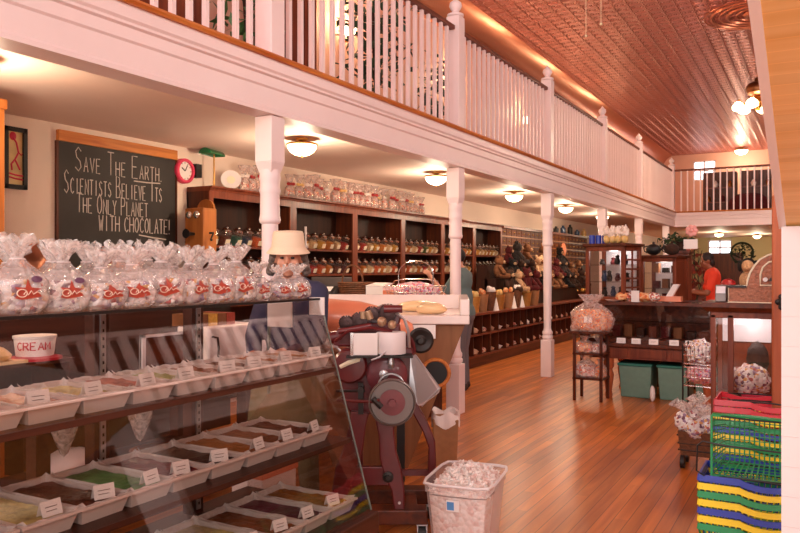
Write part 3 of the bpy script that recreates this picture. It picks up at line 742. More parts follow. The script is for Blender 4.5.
# white plate on edge
a = at(233, 177, X=-5.52)
t = thing('display_plate', 'white plate standing on edge on the shelf top', 'plate', (-5.55, a.y, ST), -45)
MB().lathe([(0, 0), (.05, .0), (.06, .008), (.105, .018), (.108, .022), (.06, .014), (0, .006)], n=28).xf(Matrix.Translation((0, 0, .108)) @ Matrix.Rotation(R(72), 4, 'Y')).build('dish', 'panel_white', t, smooth=True)
MB().lathe([(0, .0), (.045, 0), (.045, .003), (0, .003)], n=24).xf(Matrix.Translation((.004, 0, .108)) @ Matrix.Rotation(R(72), 4, 'Y') @ Matrix.Translation((0, 0, .008))).build('printed_centre', 'cream', t, smooth=True)
# banker's lamp
a = at(214, 186, X=-5.58)
t = thing('bankers_lamp', 'brass desk lamp with green glass shade on the shelf end', 'lamp', (-5.58, a.y, ST), 12)
MB().lathe([(.08, 0), (.08, .012), (.03, .025), (.012, .03)], n=20).build('base', 'brass', t, smooth=True)
MB().cyl((0, 0, .02), (0, 0, .36), .009).build('stem', 'brass', t, smooth=True)
mb = MB(); n = 10; vs = []; fs = []
for j, yy in enumerate((-.15, -.14, -.05, .05, .14, .15)):
    for i in range(n + 1):
        th = PI * i / n; r = (.075 if 0 < j < 5 else .06); vs.append((r * math.cos(th), yy - .04, .345 + .06 * math.sin(th) * (1 if 0 < j < 5 else .75)))
for j in range(5):
    for i in range(n): fs.append((j * (n + 1) + i, j * (n + 1) + i + 1, (j + 1) * (n + 1) + i + 1, (j + 1) * (n + 1) + i))
fs += [tuple(range(n, -1, -1)), tuple(range(5 * (n + 1), 6 * (n + 1)))]
mb.add(vs, fs); mb.build('shade', 'green_glass', t, smooth=True)
# old wall telephone on the end panel
a = at(199, 232, Y=5.6)
t = thing('wall_telephone', 'antique wooden wall telephone with twin bells on the shelf end', 'telephone', (a.x, 5.72, 1.60))
W = .125
MB().box(-W, W, -.19, 0, 0, .50).build('case', 'phone_wood', t, bevel=.008)
mb = MB(); pts = [(-W, -.03, .50)] + [(-W * math.cos(PI * i / 8) * .9, -.03, .50 + .10 * math.sin(PI * i / 8)) for i in range(9)] + [(W, -.03, .50)]
mb.prism(pts, (0, .025, 0)); mb.build('crest', 'phone_wood', t)
for sx in (-.05, .05): MB().ball((sx, -.205, .43), (.04, .03, .04), 14, 8).build('bell', 'chrome', t, smooth=True)
mb = MB(); mb.lathe([(.015, 0), (.018, .05), (.03, .08), (.048, .11), (.04, .11)], n=14, ax=1); mb.xf(Matrix.Translation((0, -.19, .24)) @ Matrix.Rotation(R(180), 4, 'Z')); mb.build('mouthpiece', 'black', t, smooth=True)
mb = MB(); mb.cyl((-W - .05, -.1, .18), (-W - .05, -.1, .34), .018, .014); mb.cyl((-W - .05, -.1, .16), (-W - .05, -.1, .19), .032, .022); mb.bar((-W, -.1, .3), (-W - .06, -.1, .31), .012); mb.build('receiver', 'black', t, smooth=True)
mb = MB(); mb.cyl((W, -.1, .25), (W + .05, -.1, .25), .01); mb.bar((W + .05, -.1, .25), (W + .05, -.14, .18), .012); mb.ball((W + .06, -.14, .18), .014); mb.build('crank', 'iron', t)
MB().box(-W * .9, W * .9, -.24, -.19, 0.02, .04).build('writing_ledge', 'phone_wood', t)
# drawers of little compartments
DY = [13.80, 16.9, 20.0]
for i in range(2):
    y0, y1 = DY[i], DY[i + 1]
    t = thing('drawer_cabinet', ['wooden cabinet of small drawers beside the jar shelves', 'wooden cabinet of small drawers at the far end of the wall'][i], 'cabinet', ((XW + SXF) / 2, (y0 + y1) / 2, 0), group='apothecary drawer cabinets')
    MB().box(XW + .01, SXF - .02, y0, y1, 0, ST - .05).build('carcass', 'dark_wood', t, world=True)
    MB().box(XW + .01, SXF + .05, y0, y1, ST - .05, ST).build('cornice', 'red_wood', t, world=True)
    for zz in (2.12, 1.94, 1.76, 1.58): MB().box(SXF - .02, SXF + .015, y0, y1, zz, zz + .025).build('ledge', 'phone_wood', t, world=True)
    n_ = 11; w_ = (y1 - y0) / n_
    pr = None
    for zz in (2.15, 1.97, 1.79, 1.61):
        for k in range(n_):
            if pr is None:
                pr = MB().box(0, .02, -w_ / 2 + .012, w_ / 2 - .012, 0, .135).build('drawer', 'drawer_wood', t); o = pr
                kn = MB().ball((.03, 0, .065), .016, 8, 6).build('knob', 'brass', pr, smooth=True)
            else:
                o = pr.copy(); C.objects.link(o); o.parent = t; q = kn.copy(); C.objects.link(q); q.parent = o
            o.location = Vector((SXF - .02, y0 + (k + .5) * w_, zz)) - t.location
for i, (u, col) in enumerate(((556, 'black'), (563, 'jar_navy'), (570, 'iron'), (577, 'jar_navy'), (584, 'bow_gold'))):
    a = at(u, 232, X=-5.55); h_ = .16 + .05 * (i % 3)
    tag(MB().lathe([(.06, 0), (.065, .02), (.065, h_ * .7), (.03, h_ * .85), (.03, h_)], (-5.55, a.y, ST), n=14).build('tin_canister', col, smooth=True),
        ['black', 'navy blue', 'dark grey', 'deep blue', 'gold', 'red'][i] + ' canister on the cabinet top beyond the lone post', 'canister', 'canisters on the drawer cabinet')
a = at(566, 250, X=-5.3)
tag(MB().ball((-5.36, a.y, a.z), (.05, .17, .17), 14, 9).build('paper_pumpkin', 'taffy', smooth=True), 'round orange decoration on the drawers beside the lone post', 'decoration')

# ================================================================== DISPLAY CASE
# slanting front: x as a function of height
CY0, CY1 = -.2, 2.82
def gx(z): return -2.0 + (1.353 - z) / (1.353 - .435) * .274
XR = -2.30
t = thing('display_case', 'long glass fronted sweet shop display case with wooden base', 'display case', (-2.05, (CY0 + CY1) / 2, 0))
mb = MB(); mb.box(-2.44, -1.70, CY0, CY1 + .03, .08, .425); mb.box(-2.42, -1.75, CY0, CY1, 0, .08)
mb.build('base', 'case_wood', t, world=True, bevel=.006)
mb = MB(); mb.box(-2.43, -1.73, CY0, CY1, .425, .44); mb.build('deck', 'case_wood', t, world=True)
MB().box(-2.34, -1.90, CY0, CY1 - .02, 1.035, 1.055).build('shelf', 'case_wood', t, world=True)
MB().box(-2.42, -1.82, CY0, CY1 - .02, .725, .745).build('shelf', 'case_wood', t, world=True)
mb = MB(); mb.prism([(gx(1.35), CY0, 1.35), (gx(.44), CY0, .44), (gx(.44) - .006, CY0, .44), (gx(1.35) - .006, CY0, 1.35)], (0, CY1 - CY0, 0))
mb.build('front_glass', 'glass', t, world=True)
MB().box(XR - .01, gx(1.353) + .008, CY0, CY1 + .012, 1.353, 1.363).build('top_glass', 'glass', t, world=True)
mb = MB(); mb.box(gx(1.353) + .001, gx(1.353) + .010, CY0, CY1 + .012, 1.354, 1.363); mb.build('top_edge', 'iron', t, world=True)
MB().prism([(XR, CY1, 1.35), (gx(1.35), CY1, 1.35), (gx(.44), CY1, .44), (-2.43, CY1, .44), (-2.43, CY1, .75), (XR, CY1, .9)], (0, .006, 0)).build('end_glass', 'glass', t, world=True)
MB().prism([(gx(1.35) + .002, CY1, 1.352), (gx(.435) + .002, CY1, .435), (gx(.435) - .004, CY1, .435), (gx(1.35) - .004, CY1, 1.352)], (0, .006, 0)).build('glass_edge', 'edge_glass', t, world=True)
MB().box(XR - .004, XR + .006, CY1 - .004, CY1 + .008, .9, 1.352).build('glass_edge', 'edge_glass', t, world=True)
for y in (.6, 1.30, 1.905, 2.40):
    p = MB().box(-2.40, -2.345, y - .035, y + .035, .44, 1.35).build('upright', 'case_wood', t, world=True, bevel=.004)
    mb = MB(); mb.box(-2.345, -2.338, y - .012, y + .012, .46, 1.34); mb.cur = 1
    for i in range(28): mb.box(-2.338, -2.3375, y - .004, y + .004, .48 + i * .03, .492 + i * .03)
    mb.build('shelf_standard', ['steel', 'black'], p, world=True)
# paper notes taped on the end glass
for u, v, w_, h_, lab in ((280, 312, .07, .07, 'white paper note taped inside the case by the bags'), (317, 306, .04, .04, 'small white card taped at the case end corner')):
    a = at(u, v, Y=CY1 - .006)
    tag(MB().box(a.x - w_, a.x + w_, CY1 - .012, CY1 - .002, a.z - h_, a.z + h_).build('paper_note', 'paper'), lab, 'note')

# trays of fudge
def make_tray(w, L, h=.055):
    """shallow white tray (w along the case, L front to back) with a crumpled parchment liner"""
    t = thing('fudge_tray', 'x', 'tray', (0, 0, 0))
    mb = MB(); o, i_ = .0, .006
    a0, b0, a1, b1 = L / 2 - .02, w / 2 - .016, L / 2, w / 2
    mb.tbox(a0, b0, a1, b1, 0, h)
    fs = mb.f; mb.f = [f for k, f in enumerate(fs) if k != 1]; mb.mi = mb.mi[:5]
    mb.tbox(a0 - .006, b0 - .006, a1 - .008, b1 - .008, .006, h)
    mb.f.pop(6 - 0); mb.mi.pop()                         # open inner top
    n = len(mb.v)
    rim = [(-a1 - .006, -b1 - .004), (a1 + .006, -b1 - .004), (a1 + .006, b1 + .004), (-a1 - .006, b1 + .004)]
    inn = [(-a1 + .008, -b1 + .008), (a1 - .008, -b1 + .008), (a1 - .008, b1 - .008), (-a1 + .008, b1 - .008)]
    mb.add([(x, y, h) for x, y in rim] + [(x, y, h + .001) for x, y in inn] + [(x, y, h - .008) for x, y in rim],
           [(0, 1, 5, 4), (1, 2, 6, 5), (2, 3, 7, 6), (3, 0, 4, 7), (8, 9, 1, 0), (9, 10, 2, 1), (10, 11, 3, 2), (11, 8, 0, 3)])
    mb.build('tray', 'tray_white', t)
    # liner: wavy skirt standing a little above the rim
    m_ = 44; lo = []; hi = []; rnd = random.Random(int(w * 1e4 + L * 1e3))
    for k in range(m_):
        s = k / m_ * 4; e = int(s); f = s - e
        c = [(-1, -1), (1, -1), (1, 1), (-1, 1), (-1, -1)]
        x = c[e][0] + (c[e + 1][0] - c[e][0]) * f; y = c[e][1] + (c[e + 1][1] - c[e][1]) * f
        lo.append((x * (a0 - .01), y * (b0 - .01), .02)); g = 1 + rnd.uniform(-.02, .03)
        corner = 1 if min(f, 1 - f) < .06 else 0
        hi.append((x * (a1 - .004) * g, y * (b1 - .004) * g, h + .001 + rnd.uniform(-.004, .006) + corner * .012))
    mb = MB(); mb.add(lo + hi, [(k, (k + 1) % m_, m_ + (k + 1) % m_, m_ + k) for k in range(m_)] + [tuple(range(m_))]); mb.build('parchment_liner', 'parchment', t)
    return t
fud = {'dark chocolate': (64, 30, 20), 'milk chocolate': (112, 62, 40), 'mint green': (110, 168, 96), 'raspberry': (116, 28, 40), 'vanilla': (216, 196, 126), 'caramel': (176, 108, 54),
       'orange swirl': (200, 84, 36), 'rose pink': (206, 128, 110), 'peanut': (170, 112, 50), 'maple': (150, 90, 56), 'pale green': (190, 196, 130), 'violet': (110, 34, 62)}
for n_, c_ in fud.items(): pm('fudge_' + n_.replace(' ', '_'), c_, .4, var=.28, scale=32, bump=.7, bscale=45)
def make_fudge(w, L, col, seed, lumpy):
    mb = MB(); nx, ny = 14, 10; vs = []; a, b_ = L / 2 - .022, w / 2 - .016
    for j in range(ny + 1):
        for i in range(nx + 1):
            x = -a + 2 * a * i / nx; y = -b_ + 2 * b_ * j / ny
            e = min(i, nx - i, j, ny - j)
            z = .047 + (.010 * noise.noise(Vector((x * 40, y * 40, seed))) * lumpy if e else -.008)
            vs.append((x, y, z))
    k = len(vs); fs = [(j * (nx + 1) + i, j * (nx + 1) + i + 1, (j + 1) * (nx + 1) + i + 1, (j + 1) * (nx + 1) + i) for j in range(ny) for i in range(nx)]
    ring = [(i) for i in range(nx + 1)] + [(j * (nx + 1) + nx) for j in range(1, ny + 1)] + [ny * (nx + 1) + i for i in range(nx - 1, -1, -1)] + [j * (nx + 1) for j in range(ny - 1, 0, -1)]
    vs += [(vs[q][0], vs[q][1], .012) for q in ring]; m_ = len(ring)
    fs += [(ring[(q + 1) % m_], ring[q], k + q, k + (q + 1) % m_) for q in range(m_)] + [tuple(k + q for q in range(m_ - 1, -1, -1))]
    mb.add(vs, fs); return mb
pm('card_print', (120, 96, 84), .8)
def price_card(loc, rz, label, tilt=18, w=.032, h=.042, group='price cards'):
    t = thing('price_card', label, 'price card', loc, rz, group)
    # tent card: front leaf towards local +x
    mb = MB(); mb.prism([(.014, -w, 0), (0, -w, h), (-.002, -w, h), (.012, -w, 0)], (0, 2 * w, 0)); mb.prism([(-.014, -w, 0), (0, -w, h), (-.002, -w, h), (-.016, -w, 0)], (0, 2 * w, 0))
    mb.build('card', 'paper', t)
    mb = MB()
    for q in (.35, .6): mb.bar((.0152 - .014 * q, -w * .6, h * q), (.0152 - .014 * q, w * (.3 + q * .4), h * q), .0016)
    mb.build('lettering', 'card_print', t)
    return t
tiers = [('top shelf', 1.055, -2.105, .345, [.9, 1.10] + [1.224 + .187 * i for i in range(9)], ['maple', 'caramel', 'orange swirl', 'rose pink', 'vanilla', 'rose pink', 'pale green', 'maple', 'milk chocolate', 'caramel', 'peanut'][:11]),
         ('middle shelf', .745, -2.075, .40, [.97, 1.16] + [1.355 + .183 * i for i in range(8)], ['milk chocolate', 'dark chocolate', 'vanilla', 'milk chocolate', 'mint green', 'raspberry', 'dark chocolate', 'caramel', 'maple', 'milk chocolate']),
         ('case floor', .44, -1.985, .42, [1.76 + .185 * i for i in range(6)], ['milk chocolate', 'caramel', 'vanilla', 'maple', 'violet', 'peanut'])]
trayp = {}
for tn, z, xc, L, ys, cols in tiers:
    if L not in trayp: trayp[L] = None
    far = 'the glass end of the case'
    for i, y in enumerate(ys):
        if y > CY1 - .1: continue
        col = cols[i % len(cols)]; num = od(len(ys) - 1 - i); skip = sum(1 for q in ys if q > CY1 - .1); num = od(len(ys) - 1 - i - skip)
        lab = 'white parchment-lined tray of %s fudge, %s on the %s counting from %s' % (col, num, tn, far)
        lab = 'white lined tray of %s fudge, %s from the case end on the %s' % (col, num, tn)
        rz = random.uniform(-1.5, 1.5)
        if trayp[L] is None: trayp[L] = place(make_tray(.18, L), (xc, y, z), rz, lab); trayp[L]['group'] = 'trays of fudge in the display case'
        else: dup(trayp[L], (xc, y, z), rz, lab)
        mb = make_fudge(.18, L, col, i * 3.1 + z, 1.3 if i % 2 else .7)
        f = mb.xf(Matrix.Translation((xc, y, z)) @ Matrix.Rotation(R(rz), 4, 'Z')).build('fudge_slab', 'fudge_' + col.replace(' ', '_'), smooth=True)
        tag(f, 'slab of %s fudge in the tray %s from the case end on the %s' % (col, num, tn), 'fudge', 'fudge slabs in the display case')
        price_card((xc + L / 2 - .045, y + random.uniform(-.03, .03), z + .05), random.uniform(-28, 10), 'price card on the %s fudge, %s from the case end, %s' % (col, num, tn), group='price cards in the fudge trays')

# gift bags of candy on the case top
def bag_r(z):
    pts = [(0, .7), (.02, .95), (.06, 1.0), (.10, .98), (.125, .88), (.15, .64), (.172, .34), (.19, .22)]
    for (a, ra), (b_, rb) in zip(pts[:-1], pts[1:]):
        if z <= b_: return ra + (rb - ra) * (z - a) / (b_ - a)
    return .24
def make_bag(seed, sticker):
    t = thing('candy_bag', 'x', 'candy bag', (0, 0, 0), group='cellophane bags of sweets on the display case'); rd = random.Random(seed)
    def skin(k, n, zs, amp, sd):
        vs = []
        for z in zs:
            r = bag_r(z) * k
            for i in range(n):
                a = 2 * PI * i / n; ca, sa = math.cos(a), math.sin(a)
                q = (abs(ca) ** 2.6 + abs(sa) ** 2.6) ** (-1 / 2.6)
                w_ = 1 + amp * noise.noise(Vector((ca * 3, sa * 3, z * 22 + sd * 5)))
                vs.append((.062 * r * q * ca * w_, .078 * r * q * sa * w_, z))
        m = len(zs); return vs, [(j * n + i, j * n + (i + 1) % n, (j + 1) * n + (i + 1) % n, (j + 1) * n + i) for j in range(m - 1) for i in range(n)], n, m
    vs, fs, n, m = skin(.95, 24, [.002, .02, .05, .075, .095, .11, .118], .16, seed)
    MB().add(vs, fs + [tuple(range(n - 1, -1, -1)), tuple(range((m - 1) * n, m * n))]).build('sweets', 'bag_candy', t, smooth=True, angle=0)
    vs, fs, n, m = skin(1.03, 30, [0, .02, .05, .08, .11, .14, .155, .17, .18, .188], .17, seed + 40)
    MB().add(vs, fs).build('cellophane', 'cellophane', t)
    # flared, ruffled top above the tie
    mb = MB(); n = 36; vs = []; lev = [(.184, .016), (.197, .019), (.216, .029), (.238, .038), (.262, .042)]; lean = rd.uniform(-.02, .02)
    for j, (z, r) in enumerate(lev):
        for i in range(n):
            a = 2 * PI * i / n; f = 1 + (.32 * math.sin(a * 7 + seed) + .3 * noise.noise(Vector((a * 2, j * .5, seed)))) * j / 4
            vs.append((r * f * .8 * math.cos(a), r * f * math.sin(a) + lean * j / 4, z + .015 * math.sin(a * 5 + seed * 2) * j / 4))
    m = len(lev); mb.add(vs, [(j * n + i, j * n + (i + 1) % n, (j + 1) * n + (i + 1) % n, (j + 1) * n + i) for j in range(m - 1) for i in range(n)])
    for q in range(4):
        a = rd.uniform(0, 6.28); b_ = a + rd.uniform(.5, 1.2); zz = .24 + rd.uniform(-.01, .02)
        mb.add([(0, 0, .188), (.05 * math.cos(a), .06 * math.sin(a), zz), (.055 * math.cos((a + b_) / 2), .065 * math.sin((a + b_) / 2), zz + .015), (.05 * math.cos(b_), .06 * math.sin(b_), zz - .01)], [(0, 1, 2), (0, 2, 3)])
    mb.build('gathered_top', 'cellophane_top', t, smooth=True, angle=0)
    MB().torus((0, 0, .187), .019, .0025, n=14).build('tie', 'panel_white', t, smooth=True)
    # shop emblem: red leaf-like burst with a pale ring and scrawl on the front
    def surf(y, z):
        r = bag_r(z) * 1.03; s = min(.999, abs(y) / (.078 * r)); return .062 * r * (1 - s ** 2.6) ** (1 / 2.6) + .0045
    def patch(mb, pts, lift=0):
        c = (sum(p[0] for p in pts) / len(pts), sum(p[1] for p in pts) / len(pts)); vs = [(surf(*c) + lift, *c)] + [(surf(a, b_) + lift, a, b_) for a, b_ in pts]; n = len(pts)
        mid = [(surf((a + c[0]) / 2, (b_ + c[1]) / 2) + lift, (a + c[0]) / 2, (b_ + c[1]) / 2) for a, b_ in pts]; vs += mid
        fs = [(0, n + 1 + i, n + 1 + (i + 1) % n) for i in range(n)] + [(n + 1 + i, 1 + i, 1 + (i + 1) % n, n + 1 + (i + 1) % n) for i in range(n)]
        mb.add(vs, fs)
    mb = MB(); z0 = .072
    J_ = lambda pts: [(a * .82 + rd.uniform(-.006, .006), z0 + (b_ - z0) * .9 + rd.uniform(-.006, .006)) for a, b_ in pts]
    patch(mb, J_([(-.04, z0 - .02), (-.015, z0 - .026), (.02, z0 - .018), (.044, z0 - .016), (.038, z0 + .006), (.05, z0 + .018), (.02, z0 + .016), (.01, z0 + .024), (-.004, z0 + .05), (-.014, z0 + .022), (-.046, z0 + .024), (-.034, z0 + .004)]))
    lg = mb.build('shop_emblem', 'logo_red', t)
    mb = MB(); mb.tube([(surf(-.016 + .013 * math.cos(q), z0 + .013 * math.sin(q)) + .002, -.016 + .013 * math.cos(q), z0 + .013 * math.sin(q)) for q in (2 * PI * k / 14 for k in range(14))], .0018, 4, True)
    mb.tube([(surf(a, z0 + b_) + .002, a, z0 + b_) for a, b_ in ((-.012, -.004), (-.006, .006), (0, -.006), (.008, .008), (.014, -.004), (.024, .004), (.034, -.002))], .002, 4)
    mb.build('emblem_lettering', 'logo_cream', lg)
    if sticker:
        mb = MB(); patch(mb, [(.026 + .017 * math.cos(q), .118 + .011 * math.sin(q)) for q in (2 * PI * k / 16 for k in range(16))], .003); mb.build('oval_sticker', 'purple', t)
    return t
bprot = [make_bag(3, True), make_bag(5, False), make_bag(9, False), make_bag(12, False)]
used = [0] * 4
fy = [.80, .94, 1.08, 1.235, 1.385, 1.54, 1.68, 1.81, 1.94, 2.08, 2.21, 2.34, 2.47, 2.62, 2.745]
by = [.88, 1.02, 1.16, 1.31, 1.46, 1.61, 1.745, 1.88, 2.01, 2.14, 2.28, 2.45]
def bagput(k, loc, rz, lab, sc_):
    hh = random.uniform(.70, .87)
    if not used[k]: used[k] = 1; place(bprot[k], loc, rz, lab, (sc_ * .95, sc_ * 1.04, sc_ * hh))
    else: dup(bprot[k], loc, rz, lab, scale=(sc_ * .95, sc_ * 1.04, sc_ * hh))
n_ = len(fy)
for i, y in enumerate(fy):
    k = 0 if i in (4, 5) else 1 + (i * 7 + 1) % 3
    bagput(k, (-2.075, y, 1.364), random.uniform(-22, 8), 'cellophane candy bag with red emblem, %s from the case end in the front row' % od(n_ - 1 - i), .95 + .1 * random.random() - (.0 if i < n_ - 3 else .2))
for i, y in enumerate(by):
    bagput(1 + (i * 5) % 3, (-2.225, y, 1.364), random.uniform(-40, 40), 'cellophane candy bag partly hidden, %s from the case end in the back row' % od(len(by) - 1 - i), 1.02 + .12 * random.random() - (.0 if i < len(by) - 2 else .15))

# ================================================================== PEOPLE
pm('skin', (214, 150, 122), .5, var=.04, scale=12); pm('skin_dark', (150, 92, 66), .5)
pm('hair_grey', (112, 98, 90), .7, bump=.6, bscale=90, var=.25, scale=40); pm('hair_black', (34, 24, 22), .6, bump=.4, bscale=90)
pm('hat_cloth', (240, 214, 184), .8, bump=.25, bscale=140)
pm('cloth_navy', (54, 52, 78), .8, bump=.2, bscale=30); pm('cloth_olive', (122, 108, 76), .85, bump=.35, bscale=18)
pm('cloth_orange', (240, 72, 44), .8, bump=.2, bscale=25); pm('cloth_black', (34, 30, 38), .8); pm('cloth_teal', (104, 124, 124), .8, bump=.2, bscale=25); pm('cloth_grey', (112, 104, 108), .85, bump=.2, bscale=25)
pm('eye', (40, 30, 28), .2); pm('shoe', (60, 44, 40), .6)
def bake(mb, name, mat, parent, voxel, smooth=3):
    o = mb.build(name, mat, parent)
    r = o.modifiers.new('r', 'REMESH'); r.mode = 'VOXEL'; r.voxel_size = voxel; r.use_smooth_shade = True
    s = o.modifiers.new('s', 'SMOOTH'); s.factor = .5; s.iterations = smooth
    dg = bpy.context.evaluated_depsgraph_get(); dg.update()
    me = bpy.data.meshes.new_from_object(o.evaluated_get(dg)); old = o.data; o.modifiers.clear(); o.data = me; me.name = name; bpy.data.meshes.remove(old)
    if not me.materials: me.materials.append(M[mat])
    me.polygons.foreach_set('use_smooth', [True] * len(me.polygons))
    return o
def person(label, loc, rz, skin, J, shirt, sleeve, trousers, hairmat, hair, apron=None, tilt=0, yaw=0, vox=.009):
    """figure in local space, facing local -y.  J: joints of the arms, legs"""
    t = thing('person', label, 'person', loc, rz)
    V = Vector; pel = V((0, .02, .95)); ch = V((0, .01 + J.get('lean', 0) * -.6, 1.28)); nk = V((0, .0 + J.get('lean', 0) * -1, 1.46)); hd = nk + V((0, -.03 - J.get('lean', 0) * .4, .15))
    HR = Matrix.Translation(hd) @ Matrix.Rotation(R(yaw), 4, 'Z') @ Matrix.Rotation(R(tilt), 4, 'X')
    def limbs(mb, k, which, hands=True):
        for s in (-1, 1):
            sh = ch + V((s * .17, .01, .12)); el = V(J['el'][0 if s < 0 else 1]); wr = V(J['wr'][0 if s < 0 else 1]); hip = V((s * .09, .02, .92)); kn = V(J['kn'][0 if s < 0 else 1]); an = V(J['an'][0 if s < 0 else 1])
            if 'arm' in which:
                mb.capsule(sh, el, .052 + k, .042 + k); mb.capsule(el, wr, .042 + k, .029 + k)
            if 'upper' in which: mb.capsule(sh, sh.lerp(el, .72), .056 + k, .052 + k)
            if 'hand' in which:
                d = (wr - el).normalized(); sd = d.cross(V((0, 0, 1))).normalized() * s; dn = V((0, 0, -1)) - d * V((0, 0, -1)).dot(d); dn.normalize()
                pc = wr + d * .045; mb.capsule(wr, wr + d * .07, .026, .03); mb.ball(pc, (.034, .034, .03), 10, 8)
                for f, (off, ln) in enumerate(((-.027, .062), (-.009, .074), (.009, .07), (.026, .056))):
                    a = wr + d * .075 + sd * off; b_ = a + d * ln * .5 + dn * .008; c_ = b_ + d * ln * .35 + dn * .024
                    mb.capsule(a, b_, .0095, .009, 8); mb.capsule(b_, c_, .009, .008, 8)
                a = wr + d * .03 - sd * .028; b_ = a + d * .035 - sd * .026 + dn * .01; mb.capsule(a, b_, .012, .010, 8); mb.capsule(b_, b_ + d * .03 + dn * .006, .010, .009, 8)
            if 'leg' in which: mb.capsule(hip, kn, .085 + k, .056 + k); mb.capsule(kn, an, .054 + k, .038 + k)
            if 'foot' in which: mb.capsule(an + V((0, .02, -.03)), an + V((0, -.15, -.045)), .036 + k, .03 + k); mb.ball(an, .045 + k, 10, 8)
    def trunk(mb, k, low=True):
        mb.ball(ch + V((0, 0, .06)), (.178 + k, .115 + k, .16 + k), 18, 12); mb.ball((pel + ch) / 2, (.16 + k, .11 + k, .22 + k), 18, 12); mb.capsule(ch + V((-.15, 0, .12)), ch + V((.15, 0, .12)), .062 + k, .062 + k)
        if low: mb.ball(pel, (.175 + k, .13 + k, .14 + k), 18, 12)
    mb = MB(); trunk(mb, 0); limbs(mb, 0, ('arm', 'hand', 'leg', 'foot')); mb.capsule(ch + V((0, .01, .14)), hd + V((0, .02, -.06)), .062, .054)
    n0 = len(mb.v)
    mb.ball((0, .01, .03), (.076, .095, .105), 20, 16); mb.ball((0, -.02, -.05), (.060, .066, .062), 16, 12); mb.ball((0, -.055, -.088), (.028, .026, .022), 12, 8)
    mb.ball((0, -.098, -.012), (.014, .022, .022), 10, 8); mb.capsule((0, -.085, .02), (0, -.102, -.015), .010, .013, 8)
    mb.capsule((-.04, -.074, .028), (.04, -.074, .028), .014, .014, 8); mb.capsule((-.02, -.083, -.052), (.02, -.083, -.052), .009, .009, 8); mb.capsule((-.018, -.082, -.066), (.018, -.082, -.066), .009, .009, 8)
    for s in (-1, 1): mb.ball((s * .078, .015, -.005), (.012, .022, .034), 10, 8); mb.ball((s * .042, -.06, -.025), (.024, .02, .022), 10, 8)
    mb.xf(HR, n0)
    bake(mb, 'body', skin, t, vox, 2)
    for s in (-1, 1): MB().ball((s * .031, -.083, .008), (.012, .008, .008), 10, 8).xf(HR).build('eye', 'eye', t, smooth=True)
    mb = MB(); trunk(mb, .014, True); limbs(mb, .012, (sleeve,))
    bake(mb, 'shirt', shirt, t, .014, 3)
    mb = MB(); mb.ball(pel + V((0, 0, -.03)), (.185, .142, .13), 18, 12); limbs(mb, .018, ('leg',)); bake(mb, 'trousers', trousers, t, .015, 3)
    mb = MB(); limbs(mb, .012, ('foot',)); mb.box(0, .001, 0, .001, .03, .031); bake(mb, 'shoes', 'shoe', t, .012, 2)
    for nm, mat, fn in hair: h = fn(MB()).xf(HR).build(nm, mat, t, smooth=True)
    if apron:
        mb = MB(); n = 13; vs = []
        for j, z in enumerate((.98, .93, .85, .75, .64, .52)):
            for i in range(n):
                a = (i / (n - 1) - .5) * 2.5; r = .165 if j < 2 else .175 + .012 * j + .008 * math.sin(i * 2.3)
                vs.append((math.sin(a) * (r + .05), -math.cos(a) * r + .0, z))
        m = 6; mb.add(vs, [(j * n + i, (j + 1) * n + i, (j + 1) * n + i + 1, j * n + i + 1) for j in range(m - 1) for i in range(n - 1)])
        o = mb.build('apron', apron, t, smooth=True, angle=0); s = o.modifiers.new('s', 'SOLIDIFY'); s.thickness = .006
    return t
def cap_hair(mb, long=.0):
    mb.ball((0, .022, .042), (.086, .098, .098), 18, 12, .05, 8, 3)
    if long: mb.ball((0, .06, -.03), (.075, .05, .09), 16, 10, .08, 8, 4)
    return mb
def bushy(mb):
    for s in (-1, 1):
        for q in range(5): mb.ball((s * (.082 + .006 * q % 2), .005 + .022 * (q % 3), .03 - .028 * q), (.03, .038, .03), 10, 8, .25, 9, q + s)
    mb.ball((0, .07, -.02), (.085, .05, .08), 14, 10, .2, 9, 6); return mb
def bucket_hat(mb):
    return mb.lathe([(.128, .028), (.132, .030), (.104, .062), (.100, .07), (.092, .15), (.085, .160), (0, .166)], (0, .012, 0), n=26)
person('person in a cream bucket hat and navy top working behind the candy bags', (-2.80, 3.66, -.05), 12, 'skin',
       dict(lean=.02, el=[(-.23, -.06, 1.14), (.20, -.07, 1.14)], wr=[(-.12, -.27, 1.06), (.10, -.27, 1.08)], kn=[(-.1, -.01, .5), (.1, -.01, .5)], an=[(-.11, .03, .08), (.11, .03, .08)]),
       'cloth_navy', 'arm', 'cloth_olive', 'hair_grey', [('hair', 'hair_grey', bushy), ('bucket_hat', 'hat_cloth', bucket_hat)], apron='cloth_olive', tilt=6, yaw=22)
person('person in an orange-red shirt seen side-on beyond the glazed cabinets', (-1.48, 12.9, 0), -78, 'skin_dark',
       dict(lean=.05, el=[(-.25, -.12, 1.10), (.25, -.12, 1.10)], wr=[(-.16, -.36, 1.14), (.16, -.36, 1.12)], kn=[(-.1, -.03, .5), (.1, .0, .5)], an=[(-.11, .03, .08), (.11, .03, .08)]),
       'cloth_orange', 'upper', 'cloth_black', 'hair_black', [('hair', 'hair_black', lambda mb: cap_hair(mb, 1))], tilt=14, yaw=0, vox=.011)
person('person in a grey-green shirt browsing the jars, mostly hidden by a white post', (-3.86, 8.46, 0), -88, 'skin',
       dict(lean=.03, el=[(-.24, -.13, 1.12), (.24, -.14, 1.16)], wr=[(-.16, -.36, 1.2), (.16, -.36, 1.40)], kn=[(-.1, -.03, .5), (.1, .0, .5)], an=[(-.11, .0, .08), (.11, .06, .08)]),
       'cloth_teal', 'upper', 'cloth_grey', 'hair_grey', [('hair', 'hair_black', lambda mb: cap_hair(mb))], tilt=4, vox=.011)

